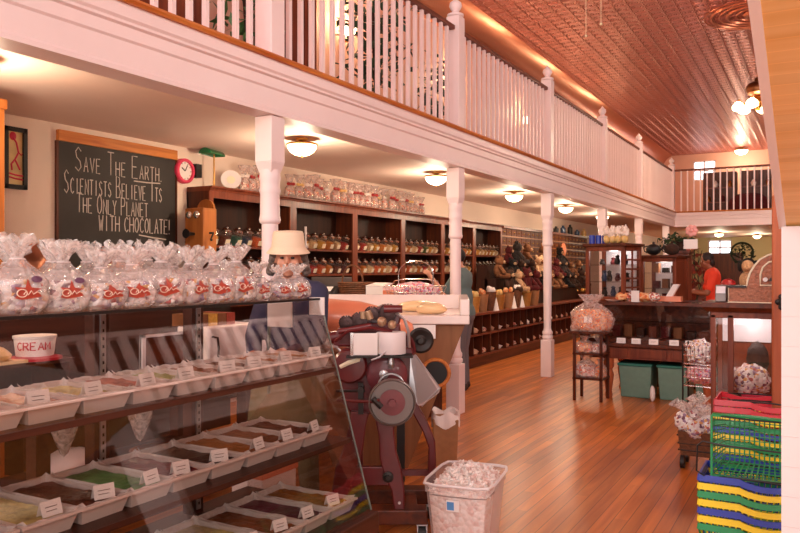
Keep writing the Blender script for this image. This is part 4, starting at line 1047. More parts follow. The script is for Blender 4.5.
# ================================================================== TAFFY MACHINE (wrapping machine on splayed iron legs)
pm('pail_tan', (166, 116, 76), .6, var=.1); pm('gear_metal', (66, 44, 42), .35, .6, var=.2); pm('cup_metal', (176, 140, 110), .4, .4)
K = 4.3 / 750
mo = Vector((-2.151, 3.724, 0))
t = thing('taffy_machine', 'antique maroon cast iron taffy wrapping machine with grey flywheel', 'taffy machine', mo, 30)
lx = lambda u: (u - 390) * K
lz = lambda v: EYE + (HZ - v) * K
P = lambda u, v, y=0: (lx(u), y, lz(v))
def plate(pts, y, th, mb=None):
    mb = mb or MB(); return mb.prism([P(u, v, y) for u, v in pts], (0, th, 0))
# frame casting with legs
plate([(342, 352), (350, 346), (412, 346), (414, 352), (412, 408), (404, 414), (352, 412), (342, 400)], -.06, .14).build('gear_housing', 'maroon', t, bevel=.012)
legL = [(352, 406), (350, 422), (344, 444), (337, 462), (334, 482), (337, 501), (349, 501), (350, 484), (356, 466), (364, 444), (367, 420), (370, 408)]
legR = [(374, 406), (379, 430), (380, 452), (385, 470), (391, 482), (394, 502), (404, 502), (404, 482), (401, 462), (396, 444), (394, 425), (396, 406)]
for pts in (legL, legR): plate(pts, -.16, .05).build('leg', 'maroon', t, bevel=.008)
legB = [(404, 404), (414, 420), (424, 438), (430, 455), (429, 482), (429, 496), (437, 496), (438, 470), (437, 448), (430, 430), (420, 412), (414, 402)]
plate(legB, .16, .045).build('leg', 'maroon', t, bevel=.008)
plate([(350, 402), (348, 450), (352, 470), (350, 498), (360, 498), (362, 470), (362, 440), (366, 404)], .16, .045).build('leg', 'maroon', t, bevel=.008)
plate([(346, 460), (392, 460), (392, 478), (346, 478)], -.15, .035).build('cross_bar', 'maroon', t, bevel=.005)
plate([(356, 478), (430, 478), (430, 484), (356, 484)], .165, .03).build('cross_bar', 'maroon', t)
mb = MB(); mb.lathe([(.03, 0), (.03, -.012), (.014, -.016), (.014, -.03), (0, -.03)], P(388, 469, -.16), n=14, ax=1); mb.build('bolt', 'iron', t, smooth=True)
mb = MB(); mb.lathe([(.008, 0), (.008, -.008), (0, -.008)], P(399, 494, -.16), n=8, ax=1); mb.build('bolt', 'steel', t)
# wooden sled on casters
mb = MB(); mb.box(lx(330), lx(426), -.19, -.08, lz(514), lz(500)); mb.box(lx(330), lx(440), .13, .24, lz(512), lz(497)); mb.box(lx(345), lx(357), -.08, .13, lz(512), lz(501)); mb.box(lx(405), lx(417), -.08, .13, lz(512), lz(501))
mb.build('timber_base', 'dark_wood_long', t, bevel=.006)
for u, y in ((421, -.14), (337, -.14), (432, .19), (340, .19)):
    mb = MB(); mb.cyl((lx(u) - .02, y, .04), (lx(u) + .02, y, .04), .04, n=16); mb.cur = 1; mb.box(lx(u) - .03, lx(u) + .03, y - .02, y + .02, .075, lz(512)); mb.box(lx(u) - .028, lx(u) - .022, y - .02, y + .02, .03, .08); mb.box(lx(u) + .022, lx(u) + .028, y - .02, y + .02, .03, .08)
    mb.build('caster', ['black', 'steel'], t)
# flywheel
c = P(392, 394, -.26)
w = MB().lathe([(.128, .0), (.128, -.018), (.120, -.024), (.115, -.012), (.115, 0)], c, n=40, ax=1).build('flywheel', 'grey_ring', t, smooth=True)
MB().lathe([(.115, -.004), (.115, -.010), (.07, -.010), (.07, -.004)], c, n=40, ax=1).build('wheel_web', 'grey_ring', w, smooth=True)
MB().lathe([(.07, .0), (.07, -.018), (.022, -.02), (.02, -.05), (0, -.05)], c, n=32, ax=1).build('wheel_hub', 'maroon_light', w, smooth=True)
MB().cyl((c[0], -.26, c[2]), (c[0], -.05, c[2]), .02).build('axle', 'iron', t)
MB().tube([P(340, 394, -.2), P(376, 393, -.285), P(380, 391, -.29)], .009).build('push_rod', 'maroon', t, smooth=True)
MB().cyl(P(374, 390, -.285), P(382, 398, -.285), .016).build('rod_end', 'iron', t)
MB().tube([P(338, 386, -.17), P(366, 386, -.17)], .008).build('guide_rod', 'iron', t)
mb = MB(); mb.bar(P(362, 378, -.17), P(362, 408, -.17), .03); mb.cyl(P(362, 384, -.22), P(362, 384, -.1), .018); mb.build('crosshead', 'iron', t)
# round housings
w = MB().lathe([(.098, .05), (.098, -.03), (.085, -.045), (.03, -.05), (0, -.05)], P(351, 363, -.10), n=28, ax=1).build('gear_cover', 'maroon', t, smooth=True)
mb = MB(); mb.tube([P(342, 363, -.165), P(350, 359, -.17), P(360, 356, -.165), P(361, 353, -.165)], [.012, .014, .013, .008]); mb.build('lever_handle', 'cream', w, smooth=True)
w = MB().lathe([(.115, .04), (.115, -.01), (.10, -.02), (.03, -.022), (0, -.022)], P(387, 372, -.10), n=28, ax=1).build('gear_cover', 'maroon_light', t, smooth=True)
MB().lathe([(.026, 0), (.026, -.025), (.015, -.03), (0, -.03)], P(384, 371, -.12), n=14, ax=1).build('cap_nut', 'steel', w, smooth=True)
# paper reel shelf, sheet and roll
MB().box(lx(348), lx(412), -.2, .02, lz(354), lz(352)).build('reel_shelf', 'iron', t, bevel=.003)
mb = MB(); mb.tube([P(388, 346, -.19), P(380, 353, -.2), P(372, 356, -.2)], .006); mb.cyl(P(391, 353, -.14), P(391, 361, -.14), .014, .02); mb.cyl(P(391, 361, -.14), P(391, 365, -.14), .02, .012); mb.build('spindle', 'steel', t, smooth=True)
MB().box(lx(352.5), lx(378), -.18, -.172, lz(351.5), lz(330.5)).build('paper_sheet', 'paper', t)
MB().box(lx(352), lx(355), -.185, -.165, lz(352), lz(330)).build('sheet_clip', 'chrome', t)
mb = MB(); cx_, cz_ = lx(391), lz(351); mb.lathe([(.02, 0), (.081, 0), (.082, .004), (.082, .116), (.08, .12), (.02, .12), (.02, 0)], (cx_, -.12, cz_), n=32); mb.build('paper_roll', 'panel_white', t, smooth=True)
# upper gears, rollers, cutter head
mb = MB(); rd = random.Random(4)
for u, v, r in ((347, 322, .04), (360, 320, .05), (372, 313, .04), (388, 312, .05)):
    z_ = P(u, v, 0); n = 20; r *= .85
    for i in range(n):
        a0 = 2 * PI * i / n; mb.bar((z_[0] + r * math.cos(a0), -.055, z_[2] + r * math.sin(a0)), (z_[0] + (r + .008) * math.cos(a0), -.055, z_[2] + (r + .008) * math.sin(a0)), .007, .03)
    mb.lathe([(r, .02), (r, -.02), (r * .4, -.022), (r * .4, -.05), (0, -.05)], (z_[0], -.05, z_[2]), n=20, ax=1)
mb.build('gear_train', 'gear_metal', t, smooth=True)
mb = MB()
plate([(366, 322), (368, 312), (382, 305), (396, 306), (401, 318), (398, 330), (364, 330)], .0, .12, mb); plate([(334, 336), (340, 326), (366, 322), (400, 324), (402, 346), (334, 346)], -.03, .16, mb)
mb.build('head_casting', 'maroon', t, bevel=.01)
mb = MB()
mb.cyl(P(384, 308, -.1), P(402, 308, -.1), .022); mb.cyl(P(340, 330, -.1), P(372, 324, -.1), .016); mb.tube([P(336, 340, -.05), P(348, 330, -.12), P(372, 326, -.13), P(392, 330, -.12)], .010)
mb.cyl(P(330, 338, .0), P(342, 336, .0), .035); mb.build('rollers', 'maroon', t, smooth=True)
mb = MB(); mb.ball(P(382, 320, -.13), .028, 12, 8); mb.ball(P(392, 323, -.13), .025, 12, 8); mb.cyl(P(368, 310, -.1), P(371, 318, -.1), .02); mb.cyl(P(364, 311, -.06), P(364, 318, -.06), .022); mb.build('bearing_cups', 'cup_metal', t, smooth=True)
mb = MB(); mb.tube([P(396, 312, -.08), P(404, 318, -.09), P(408, 330, -.09), P(409, 346, -.08)], .009); mb.build('bent_lever', 'steel', t, smooth=True); mb = MB(); mb.tube([P(344, 352, -.1), P(338, 345, -.1), P(330, 344, -.1)], .008); mb.build('bent_lever', 'steel', t, smooth=True)
mb = MB(); a_ = [P(404 + 10 * math.sin(q), 352 - 20 * math.cos(q) * .9, -.04) for q in (PI / 12 * i for i in range(7))]; mb.tube(a_, .012); mb.prism([P(404, 352, -.03)] + [P(404 + 10 * math.sin(q), 352 - 20 * math.cos(q) * .9, -.03) for q in (PI / 12 * i for i in range(7))], (0, .03, 0)); mb.build('belt_guard', 'maroon', t)
w = MB().lathe([(.075, 0), (.075, -.02), (.062, -.026), (.03, -.015), (.016, -.02), (.016, -.045), (0, -.045)], P(421, 341, .05), n=28, ax=1).build('hand_wheel', 'iron', t, smooth=True)
MB().cyl(P(404, 341, .06), P(421, 341, .06), .014).build('shaft', 'iron', t)
# bright sheet metal chute
mb = MB(); mb.prism([P(410, 353, -.08), P(415, 354, -.04), P(440, 388, -.02), P(439, 392, -.02), P(421, 403, -.10), P(417, 402, -.10), P(409, 384, -.09)], (0, .006, 0)); mb.tube([P(415, 354, -.04), P(440, 388, -.02), P(421, 403, -.10)], .005)
mb.build('delivery_chute', 'steel', t)
mb = MB(); mb.torus(P(391, 381, -.2), .07, .006, 1, 24); mb.build('wire_hoop', 'steel', t, smooth=True)

# the long lump of taffy on its roller table
t = thing('batch_roller', 'metal roller table carrying the taffy lump behind the maroon machine', 'roller table', (-2.75, 4.35, 0), 28)
MB().box(-.62, .34, -.13, .2, .93, .97).build('tray', 'copper', t, bevel=.006)
for y in (-.07, .02, .11): MB().cyl((-.6, y, .99), (.32, y, .99), .03, n=14).build('roller', 'steel', t, smooth=True)
for x, y in ((-.56, -.1), (.28, -.1), (-.56, .16), (.28, .16)): MB().box(x - .025, x + .025, y - .025, y + .025, 0, .93).build('leg', 'iron', t)
mb = MB(); n = 16; vs = []; L = [(-.60, .03), (-.58, .09), (-.45, .12), (-.2, .118), (.0, .105), (.15, .085), (.28, .06), (.36, .04), (.38, .01)]
for x, r in [(q, p * 1.18) for q, p in L]:
    for i in range(n):
        a = 2 * PI * i / n; vs.append((x, .04 + r * 1.1 * math.cos(a) * (1 + .06 * math.sin(5 * x + a)), 1.02 + max(.0, r * 1.02 + r * math.sin(a)) * (1 + .05 * math.sin(9 * x))))
mb.add(vs, [(j * n + i, j * n + (i + 1) % n, (j + 1) * n + (i + 1) % n, (j + 1) * n + i) for j in range(len(L) - 1) for i in range(n)] + [tuple(range(n - 1, -1, -1)), tuple(range((len(L) - 1) * n, len(L) * n))])
mb.xf(Matrix.Translation((-2.75, 4.35, 0)) @ Matrix.Rotation(R(28), 4, 'Z'))
tag(mb.build('taffy_batch', 'taffy', smooth=True), 'long tapering salmon lump of taffy feeding the maroon machine', 'taffy')

# ================================================================== MARBLE TAFFY COUNTER
# the counter is turned to face the shop door: local x runs along its front, local y away
co = Vector((-2.29, 5.08, 0)); crz = 25
t = thing('marble_counter', 'marble topped taffy counter with flared tan plywood sides', 'counter', co, crz)
D_, L_ = .95, 1.35
mb = MB()
mb.add([(-L_ + .36, .03, 0), (-.43, .03, 0), (0, 0, 1.085), (-L_, 0, 1.085), (-L_ + .36, D_ - .05, 0), (-.43, D_ - .05, 0), (0, D_, 1.085), (-L_, D_, 1.085)],
       [(0, 1, 2, 3), (1, 5, 6, 2), (5, 4, 7, 6), (4, 0, 3, 7), (3, 2, 6, 7), (1, 0, 4, 5)])
mb.build('flared_body', 'ply_wood', t)
MB().box(-L_ - .03, .03, -.05, D_ + .03, 1.085, 1.15).build('marble_top', 'marble', t, bevel=.008)
MB().box(-.04, .03, -.05, D_ + .03, 1.15, 1.27).build('end_upstand', 'marble', t, bevel=.008)
MB().box(-L_, -.04, D_ - .06, D_ - .02, 1.15, 1.27).build('back_upstand', 'marble', t, bevel=.005)
hx, hz_ = -.22, .72
MB().torus((hx, .005, hz_), .10, .014, 1, 24).build('hole_rim', 'oak_trim', t, smooth=True)
MB().lathe([(.095, 0), (.095, -.006), (0, -.006)], (hx, .012, hz_), n=24, ax=1).build('round_hole', 'black', t)
MB().box(-.42, -.22, -.045, -.03, .98, 1.08).build('paper_apron', 'paper', t)
cm_ = WM[t]
for (x, y, hw_, lab) in ((-.38, .5, .17, 'long pale yellow taffy slab at the back of the marble counter'), (-.26, .16, .12, 'short pale yellow taffy slab at the front of the marble counter')):
    tag(MB().ball((x, y, 1.15 + .038), (hw_, .10, .05), 20, 10, .12, 3, x, flat=-.036).xf(cm_).build('taffy_slab', 'pale_taffy', smooth=True), lab, 'taffy', 'taffy slabs on the marble')
# dark service counter behind with baskets on it
t = thing('service_counter', 'dark wooden counter behind the marble one, carrying baskets and a box', 'counter', (-3.6, 6.75, 0))
MB().box(-4.75, -3.42, 6.5, 7.0, 0, 1.17).build('cabinet_body', 'dark_wood', t, world=True)
MB().box(-4.8, -3.22, 6.42, 7.0, 1.17, 1.2).build('worktop', 'red_wood', t, world=True, bevel=.006)
Yk = 6.62
# pink sweets in a wire basket
a, b_ = at(392, 299, Y=Yk), at(440, 299, Y=Yk); cx = (a.x + b_.x) / 2; hw = (b_.x - a.x) / 2
t = thing('wire_basket', 'chrome wire basket with tall arched handle holding pink candy', 'basket', (cx, Yk, 1.2))
mb = MB()
for z, k in ((.006, .86), (.06, .93), (.12, 1.0)): mb.tube([(sx * hw * k, sy * .15 * k, z) for sx, sy in ((-1, -1), (1, -1), (1, 1), (-1, 1))], .004, 6, True)
for i in range(13):
    x = -1 + 2 * i / 12
    for sy in (-1, 1): mb.tube([(x * hw * .86, sy * .129, .006), (x * hw, sy * .15, .12)], .0025, 5)
    mb.tube([(x * hw * .86, -.129, .006), (x * hw * .86, .129, .006)], .0025, 5)
mb.build('wire_frame', 'chrome', t, smooth=True)
mb = MB(); pts = [(-hw * .72, 0, .12), (-hw * .72, 0, .22)] + [(-hw * .72 * math.cos(PI * i / 10), 0, .25 + .12 * math.sin(PI * i / 10)) for i in range(11)] + [(hw * .72, 0, .22), (hw * .72, 0, .12)]
mb.tube(pts, .007, 8); mb.tube([(-hw * 1.0, 0, .12), (-hw * .9, 0, .17), (-hw * .45, 0, .19), (hw * .45, 0, .19), (hw * .9, 0, .17), (hw, 0, .12)], .005, 6); mb.build('arched_handle', 'chrome', t, smooth=True)
cnd = MB(); rd = random.Random(11)
tag(cnd.ball((cx, Yk, 1.265), (hw * .96, .135, .095), 36, 20, .16, 24, 5, flat=-.05).build('candy_heap', 'pink_candy', smooth=True), 'heap of wrapped pink and white candies in the wire basket', 'candy', kind='stuff')
# wicker basket
a, b_ = at(340, 303, Y=Yk), at(374, 303, Y=Yk); cx = (a.x + b_.x) / 2; hw = (b_.x - a.x) / 2
pm('wicker', (110, 66, 38), .6, var=.3, scale=40, bump=.5, bscale=80)
t = thing('wicker_basket', 'brown wicker basket with hoop handle on the dark counter', 'basket', (cx, Yk, 1.2))
mb = MB(); n = 30
for j in range(8):
    k = .86 + .02 * j; mb.tube([(hw * k * math.cos(2 * PI * i / n) * (1 + .015 * (-1) ** (i + j)), .14 * k * math.sin(2 * PI * i / n) * (1 + .015 * (-1) ** (i + j)), .01 + j * .019) for i in range(n)], .011, 5, True)
mb.lathe([(hw * .8, .0), (hw * .8, .01), (0, .01)], n=20); mb.build('woven_bowl', 'wicker', t, smooth=True)
MB().tube([(-hw * .25 + hw * .62 * math.cos(PI * i / 12), 0, .14 + .19 * math.sin(PI * i / 12)) for i in range(13)], .010, 6).build('hoop_handle', 'wicker', t, smooth=True)
def counter_item(nm, mb, mats, lab, cat, **k): return tag(mb.build(nm, mats, **k), lab, cat)
a, b_ = at(372, 301, Y=Yk), at(393, 301, Y=Yk)
mb = MB(); mb.box(a.x, b_.x - .05, Yk - .12, Yk + .1, 1.2, 1.32); mb.prism([(a.x - .01, Yk - .125, 1.32), (b_.x - .04, Yk - .125, 1.32), (b_.x - .05, Yk, 1.345), (a.x + .04, Yk, 1.35)], (0, .12, 0)); mb.cur = 1; mb.box(b_.x - .05, b_.x + .06, Yk - .12, Yk + .1, 1.2, 1.275)
counter_item('paper_box', mb, ['paper', 'taffy'], 'white paper box with an orange side beside the wire basket', 'box')
a = at(367, 296, Y=Yk + .05)
counter_item('glass_jar', MB().lathe([(.05, 0), (.055, .02), (.055, .12), (.045, .13), (.045, .145), (0, .145)], (a.x, Yk + .12, 1.2), n=16), 'jar_green', 'small greenish jar between the wicker basket and white box', 'jar', smooth=True)
a = at(328, 300, Y=Yk)
t = thing('cash_terminal', 'small dark cash terminal with a pale screen on the counter end', 'terminal', (a.x, Yk, 1.2), 20)
MB().prism([(-.09, -.12, 0), (-.09, .1, 0), (-.09, .1, .11), (-.09, -.12, .04)], (.18, 0, 0)).build('housing', 'black', t, bevel=.004)
MB().prism([(-.06, -.09, .055), (-.06, .04, .096), (-.06, .04, .10), (-.06, -.09, .059)], (.11, 0, 0)).build('screen', 'paper', t)
a = at(336, 290, Y=6.9)
counter_item('till_box', MB().box(a.x - .25, a.x + .18, 6.78, 6.95, 1.2, 1.4), 'grey_ring', 'grey till box behind the dark cash terminal', 'box', bevel=.008)
# trash bin beside the counter
b0 = at(432, 458, Y=5.3); t = thing('waste_bin', 'tan waste bin with a pink liner beside the plywood counter', 'waste bin', (-2.51, 5.20, 0), 25)
MB().tbox(.085, .10, .10, .115, 0, .36).build('bin_body', 'pail_tan', t, bevel=.01)
mb = MB(); n = 32; vs = []
for j, (z, k) in enumerate(((.30, 1.03), (.36, 1.05), (.40, 1.0), (.385, .85), (.3, .8))):
    for i in range(n):
        a = 2 * PI * i / n; q = (abs(math.cos(a)) ** 6 + abs(math.sin(a)) ** 6) ** (-1 / 6); w_ = 1 + .05 * math.sin(a * 9 + j); vs.append((.102 * k * q * math.cos(a) * w_, .117 * k * q * math.sin(a) * w_, z + .018 * math.sin(a * 5 + j)))
mb.add(vs, [(j * n + i, j * n + (i + 1) % n, (j + 1) * n + (i + 1) % n, (j + 1) * n + i) for j in range(4) for i in range(n)]); mb.build('liner', 'bow_white', t, smooth=True)

# ================================================================== WHITE TUB OF TAFFY
pm('sticker_blue', (90, 150, 210), .4)
t = thing('plastic_tub', 'translucent white tub heaped with wrapped white taffy on the floor', 'tub', (-1.70, 3.79, 0), 9.6)
hw, hd, H = .185, .245, .36
def shell(mb, w0, d0, w1, d1, z0, z1, n=28, p=8):
    vs = []
    for w_, d_, z in ((w0, d0, z0), (w1, d1, z1)):
        for i in range(n):
            a = 2 * PI * (i + .5) / n; q = (abs(math.cos(a)) ** p + abs(math.sin(a)) ** p) ** (-1 / p); vs.append((w_ * q * math.cos(a), d_ * q * math.sin(a), z))
    mb.add(vs, [(i, (i + 1) % n, n + (i + 1) % n, n + i) for i in range(n)])
mb = MB(); shell(mb, hw * .8, hd * .84, hw * .96, hd * .97, 0, H - .05); shell(mb, hw * .96, hd * .97, hw, hd, H - .05, H - .045); shell(mb, hw, hd, hw * 1.01, hd * 1.01, H - .045, H); mb.add([(-hw * .78, -hd * .8, .004), (hw * .78, -hd * .8, .004), (hw * .78, hd * .8, .004), (-hw * .78, hd * .8, .004)], [(0, 1, 2, 3)])
mb.build('tub_wall', 'bin_white', t, smooth=True, angle=30)
mb = MB(); n = 28; pts = []
for i in range(n):
    a = 2 * PI * (i + .5) / n; q = (abs(math.cos(a)) ** 8 + abs(math.sin(a)) ** 8) ** (-1 / 8); pts.append((hw * 1.02 * q * math.cos(a), hd * 1.02 * q * math.sin(a), H))
mb.tube(pts, .008, 6, True); mb.build('rim', 'panel_white', t, smooth=True)
mb = MB(); mb.box(-.05, .02, -.003, 0, .0, .06); mb.cur = 1; mb.box(-.046, -.008, -.005, -.003, .008, .052); mb.xf(Matrix.Translation((0, -hd * .942, .225)) @ Matrix.Rotation(R(6), 4, 'X')); mb.build('maker_sticker', ['paper', 'sticker_blue'], t)
rt = WM[t]
# heap: a solid lower mass and loose wrapped pieces on top
mb = MB(); shell(mb, hw * .75, hd * .79, hw * .90, hd * .91, .008, H - .065); rd = random.Random(3)
n0 = len(mb.v); nx = 16; vs = []
for j in range(nx + 1):
    for i in range(nx + 1):
        x, y = -1 + 2 * i / nx, -1 + 2 * j / nx; z = H - .06 + .10 * (1 - max(abs(x), abs(y)) ** 2)
        vs.append((x * hw * .88 * (1 - .05 * abs(y) ** 6), y * hd * .89 * (1 - .05 * abs(x) ** 6), z))
mb.add(vs, [(j * (nx + 1) + i, j * (nx + 1) + i + 1, (j + 1) * (nx + 1) + i + 1, (j + 1) * (nx + 1) + i) for j in range(nx) for i in range(nx)])
for q in range(420):
    x, y = rd.uniform(-1, 1), rd.uniform(-1, 1); z = H - .05 + .10 * (1 - max(abs(x), abs(y)) ** 2) + rd.uniform(-.006, .012)
    c = Vector((x * hw * .82, y * hd * .84, z)); s0 = len(mb.v)
    mb.cyl((-.013, 0, 0), (.013, 0, 0), .0085, n=7)
    for sx in (-1, 1): mb.add([(sx * .013, 0, 0), (sx * .026, -.009, .003), (sx * .026, .009, -.003)], [(0, 1, 2)])
    mb.xf(Matrix.Translation(c) @ Matrix.Rotation(rd.uniform(0, 6.28), 4, 'Z') @ Matrix.Rotation(rd.uniform(-.7, .7), 4, 'Y'), s0)
mb.xf(rt); tag(mb.build('taffy_heap', 'white_taffy', smooth=True), 'heap of white paper-wrapped taffy pieces filling the tub', 'taffy', kind='stuff')

# ================================================================== BEHIND THE CASE: candy kitchen bench
t = thing('work_bench', 'long dark kitchen work bench seen through the display case', 'work bench', (-3.65, 2.6, 0))
MB().box(-4.1, -3.3, .3, 4.0, .74, .78).build('worktop', 'case_wood', t, world=True, bevel=.005)
MB().box(-4.05, -3.35, .35, 3.95, .28, .31).build('under_shelf', 'case_wood', t, world=True)
for y in (.4, 2.1, 3.9):
    for x in (-4.0, -3.38): MB().box(x - .04, x + .04, y - .04, y + .04, 0, .74).build('leg', 'case_wood', t, world=True)
MB().box(-3.98, -3.93, .3, 4.0, .78, 1.3).build('back_board', 'case_wood', t, world=True)
MB().box(-3.95, -3.6, 1.2, 2.75, .985, 1.005).build('raised_shelf', 'case_wood', t, world=True)
MB().box(-3.95, -3.6, 1.2, 1.24, .78, .985).build('shelf_end', 'case_wood', t, world=True); MB().box(-3.95, -3.6, 2.71, 2.75, .78, .985).build('shelf_end', 'case_wood', t, world=True)
def on_bench(nm, mb, mats, lab, cat, **k): return tag(mb.build(nm, mats, **k), lab, cat)
# tub lettered CREAM
a = at(42, 362, X=-3.66)
t = thing('cream_tub', 'round white tub with red band and red lettering behind the case glass', 'tub', (-3.72, a.y, 1.005))
r0 = .105
MB().lathe([(r0 * .9, 0), (r0 * .9, .02), (r0, .115), (r0 * 1.05, .117), (r0 * 1.05, .13), (0, .131)], n=28).build('tub_body', 'paper', t, smooth=True)
MB().lathe([(r0 * .905, .0), (r0 * 1.3, .0), (r0 * 1.3, .014), (r0 * .93, .022)], n=28).build('red_band', 'plastic_red', t, smooth=True)
mb = MB(); strokes(mb, 'CREAM', (0, 0, 0), (1, 0, 0), (0, 0, 1), .04, .0035, small=1, wid=.62, gap=.2, caps=False)
mx_ = max(v.x for v in mb.v)
for v in mb.v:
    a_ = (v.x / mx_ - .5) * 1.75 - .66; rr = r0 * .97 + .002 + v.y * .5; z_ = v.z + .058; v.x, v.y, v.z = rr * math.cos(a_), rr * math.sin(a_), z_
mb.build('lettering', 'plastic_red', t)
a = at(8, 350, X=-3.7)
on_bench('pastry_tray', MB().box(-3.85, -3.62, a.y - .22, a.y + .06, 1.005, 1.02).ball((-3.73, a.y - .1, 1.05), (.1, .12, .05), 14, 8, .2), 'pale_taffy', 'tray of pale yellow pastry beside the lettered tub', 'pastry', smooth=True)
# framed dark panel leaning
a, b_ = at(141, 385, X=-3.42), at(190, 385, X=-3.42)
t = thing('framed_board', 'dark board in a thin pale frame standing on the bench', 'board', (-3.42, (a.y + b_.y) / 2, .78))
hy = (b_.y - a.y) / 2; hz_ = .33
MB().box(-.012, 0, -hy, hy, 0, hz_).build('panel', 'dark_wood_long', t)
mb = MB(); mb.box(-.015, .012, -hy, -hy + .025, 0, hz_); mb.box(-.015, .012, -hy, hy, hz_ - .015, hz_); mb.cur = 1; mb.box(-.015, .012, hy - .02, hy, 0, hz_); mb.build('frame', ['panel_white', 'ply_wood'], t)
# white appliance and hose
a, b_ = at(204, 384, X=-3.42), at(256, 384, X=-3.42)
t = thing('white_appliance', 'white boxy kitchen appliance standing on the bench behind the glass', 'appliance', (-3.52, (a.y + b_.y) / 2, .783)); hy = (b_.y - a.y) / 2
MB().box(-.14, .14, -hy, hy, 0, .34).build('housing', 'bow_white', t, bevel=.015)
MB().tube([(.15, -hy + .06, .0), (.16, -hy + .07, .2), (.16, -hy + .06, .27), (.15, -hy + .02, .28)], .008).build('hose', 'black', t, smooth=True)
mb = MB()
for i, c in enumerate((0, 1, 0, 2)): mb.cur = c; mb.box(-3.7, -3.46, a.y + i * .085, a.y + i * .085 + .08, 1.12, 1.20)
on_bench('snack_packs', mb, ['ply_wood', 'jar_gold', 'logo_red'], 'row of yellow and red packs lying on the white appliance', 'packs')
# copper kettles on a stove ledge near the wall
t = thing('stove', 'low dark stove along the wall under the chalkboard', 'stove', (-5.3, 4.6, 0))
MB().box(-5.7, -4.95, 3.35, 5.5, 0, 1.38).build('body', 'iron', t, world=True)
MB().box(-5.72, -4.92, 3.33, 5.5, 1.38, 1.42).build('top', 'steel', t, world=True)
for u, lab in ((22, 'copper candy kettle below the framed poster'), (122, 'copper candy kettle in front of the chalkboard foot')):
    a = at(u, 240, X=-5.28)
    t = thing('copper_kettle', lab, 'kettle', (-5.28, a.y, 1.42), group='copper candy kettles')
    MB().lathe([(0, .0), (.08, .005), (.15, .06), (.185, .14), (.195, .24), (.215, .252), (.215, .262), (.19, .262), (.18, .15), (.10, .03), (0, .02)], n=30).build('bowl', 'copper', t, smooth=True)
    for s in (-1, 1): MB().tube([(s * .0 + .03, s * .2, .2), (.03, s * .25, .21), (-.03, s * .25, .21), (-.03, s * .2, .2)], .01).build('handle', 'copper', t, smooth=True)
# things under and around the shelves
for u, v, lab in ((64, 424, 'white piping bag hanging behind the left glass pane'), (140, 412, 'white piping bag hanging beside the case upright')):
    X_ = -2.50; a = at(u, v, X=X_)
    mb = MB(); n = 14; mb.lathe([(0, -.125), (.015, -.11), (.05, -.02), (.055, .03), (.03, .05), (.012, .06), (.02, .085)], (X_, a.y, a.z), n=n); mb.tube([(X_, a.y, a.z + .06), (X_ + .1, a.y, a.z + .10)], .003)
    on_bench('piping_bag', mb, 'cellophane_top', lab, 'piping bag', smooth=True)
for u, v, r, lab, m_ in ((32, 388, .085, 'round white dish behind the first fudge trays', 'tray_white'), (75, 384, .10, 'wide white dish behind the orange swirl fudge', 'tray_white')):
    a = at(u, v, X=-2.45); p_ = a
    on_bench('round_dish', MB().lathe([(r * .55, 0), (r * .9, .03), (r, .06), (r * 1.02, .062), (r * .93, .056), (r * .5, .01), (0, .01)], (-2.5, a.y, 1.05 - .05), n=26), m_, lab, 'dish', smooth=True)
t = thing('side_rail', 'narrow wooden ledge behind the case holding the round dishes', 'ledge', (-2.52, 1.3, 0))
MB().box(-2.65, -2.455, .3, 1.9, .98, 1.0).build('ledge_board', 'case_wood', t, world=True)
for y in (.4, 1.8): MB().box(-2.60, -2.54, y - .03, y + .03, 0, .98).build('leg', 'case_wood', t, world=True)
a = at(160, 440, X=-3.5)
on_bench('metal_pan', MB().lathe([(.10, 0), (.17, .09), (.18, .092), (.16, .08), (.09, .01), (0, .01)], (-3.5, a.y, .31), n=26), 'copper', 'broad metal pan on the lower bench shelf', 'pan', smooth=True)
for u, v, X_, w_, d_, h_, m_, lab in ((68, 462, -3.45, .1, .2, .12, 'bow_white', 'soft white flour sack lying on the lower bench shelf'), (268, 424, -3.0, .05, .05, .12, 'paper', 'small white carton beside the olive apron')):
    a = at(u, v, X=X_)
    mb = MB().ball((X_, a.y, .31 + h_), (w_, d_, h_), 18, 10, .15, 5, 4, flat=-h_ * .95) if m_ == 'bow_white' else MB().box(X_ - w_, X_ + w_, a.y - d_, a.y + d_, 0.78, .78 + .16)
    if m_ == 'bow_white': on_bench('flour_sack', mb, m_, lab, 'sack', smooth=True)
t = thing('paper_sack', 'open pale paper sack on the floor behind the case end', 'sack', (-2.58, 3.13, 0))
MB().tbox(.10, .14, .105, .145, 0, .52).build('sack_body', 'bow_white', t, bevel=.01)
MB().box(-.11, .11, -.15, .15, .42, .50).build('folded_rim', 'taffy', t)

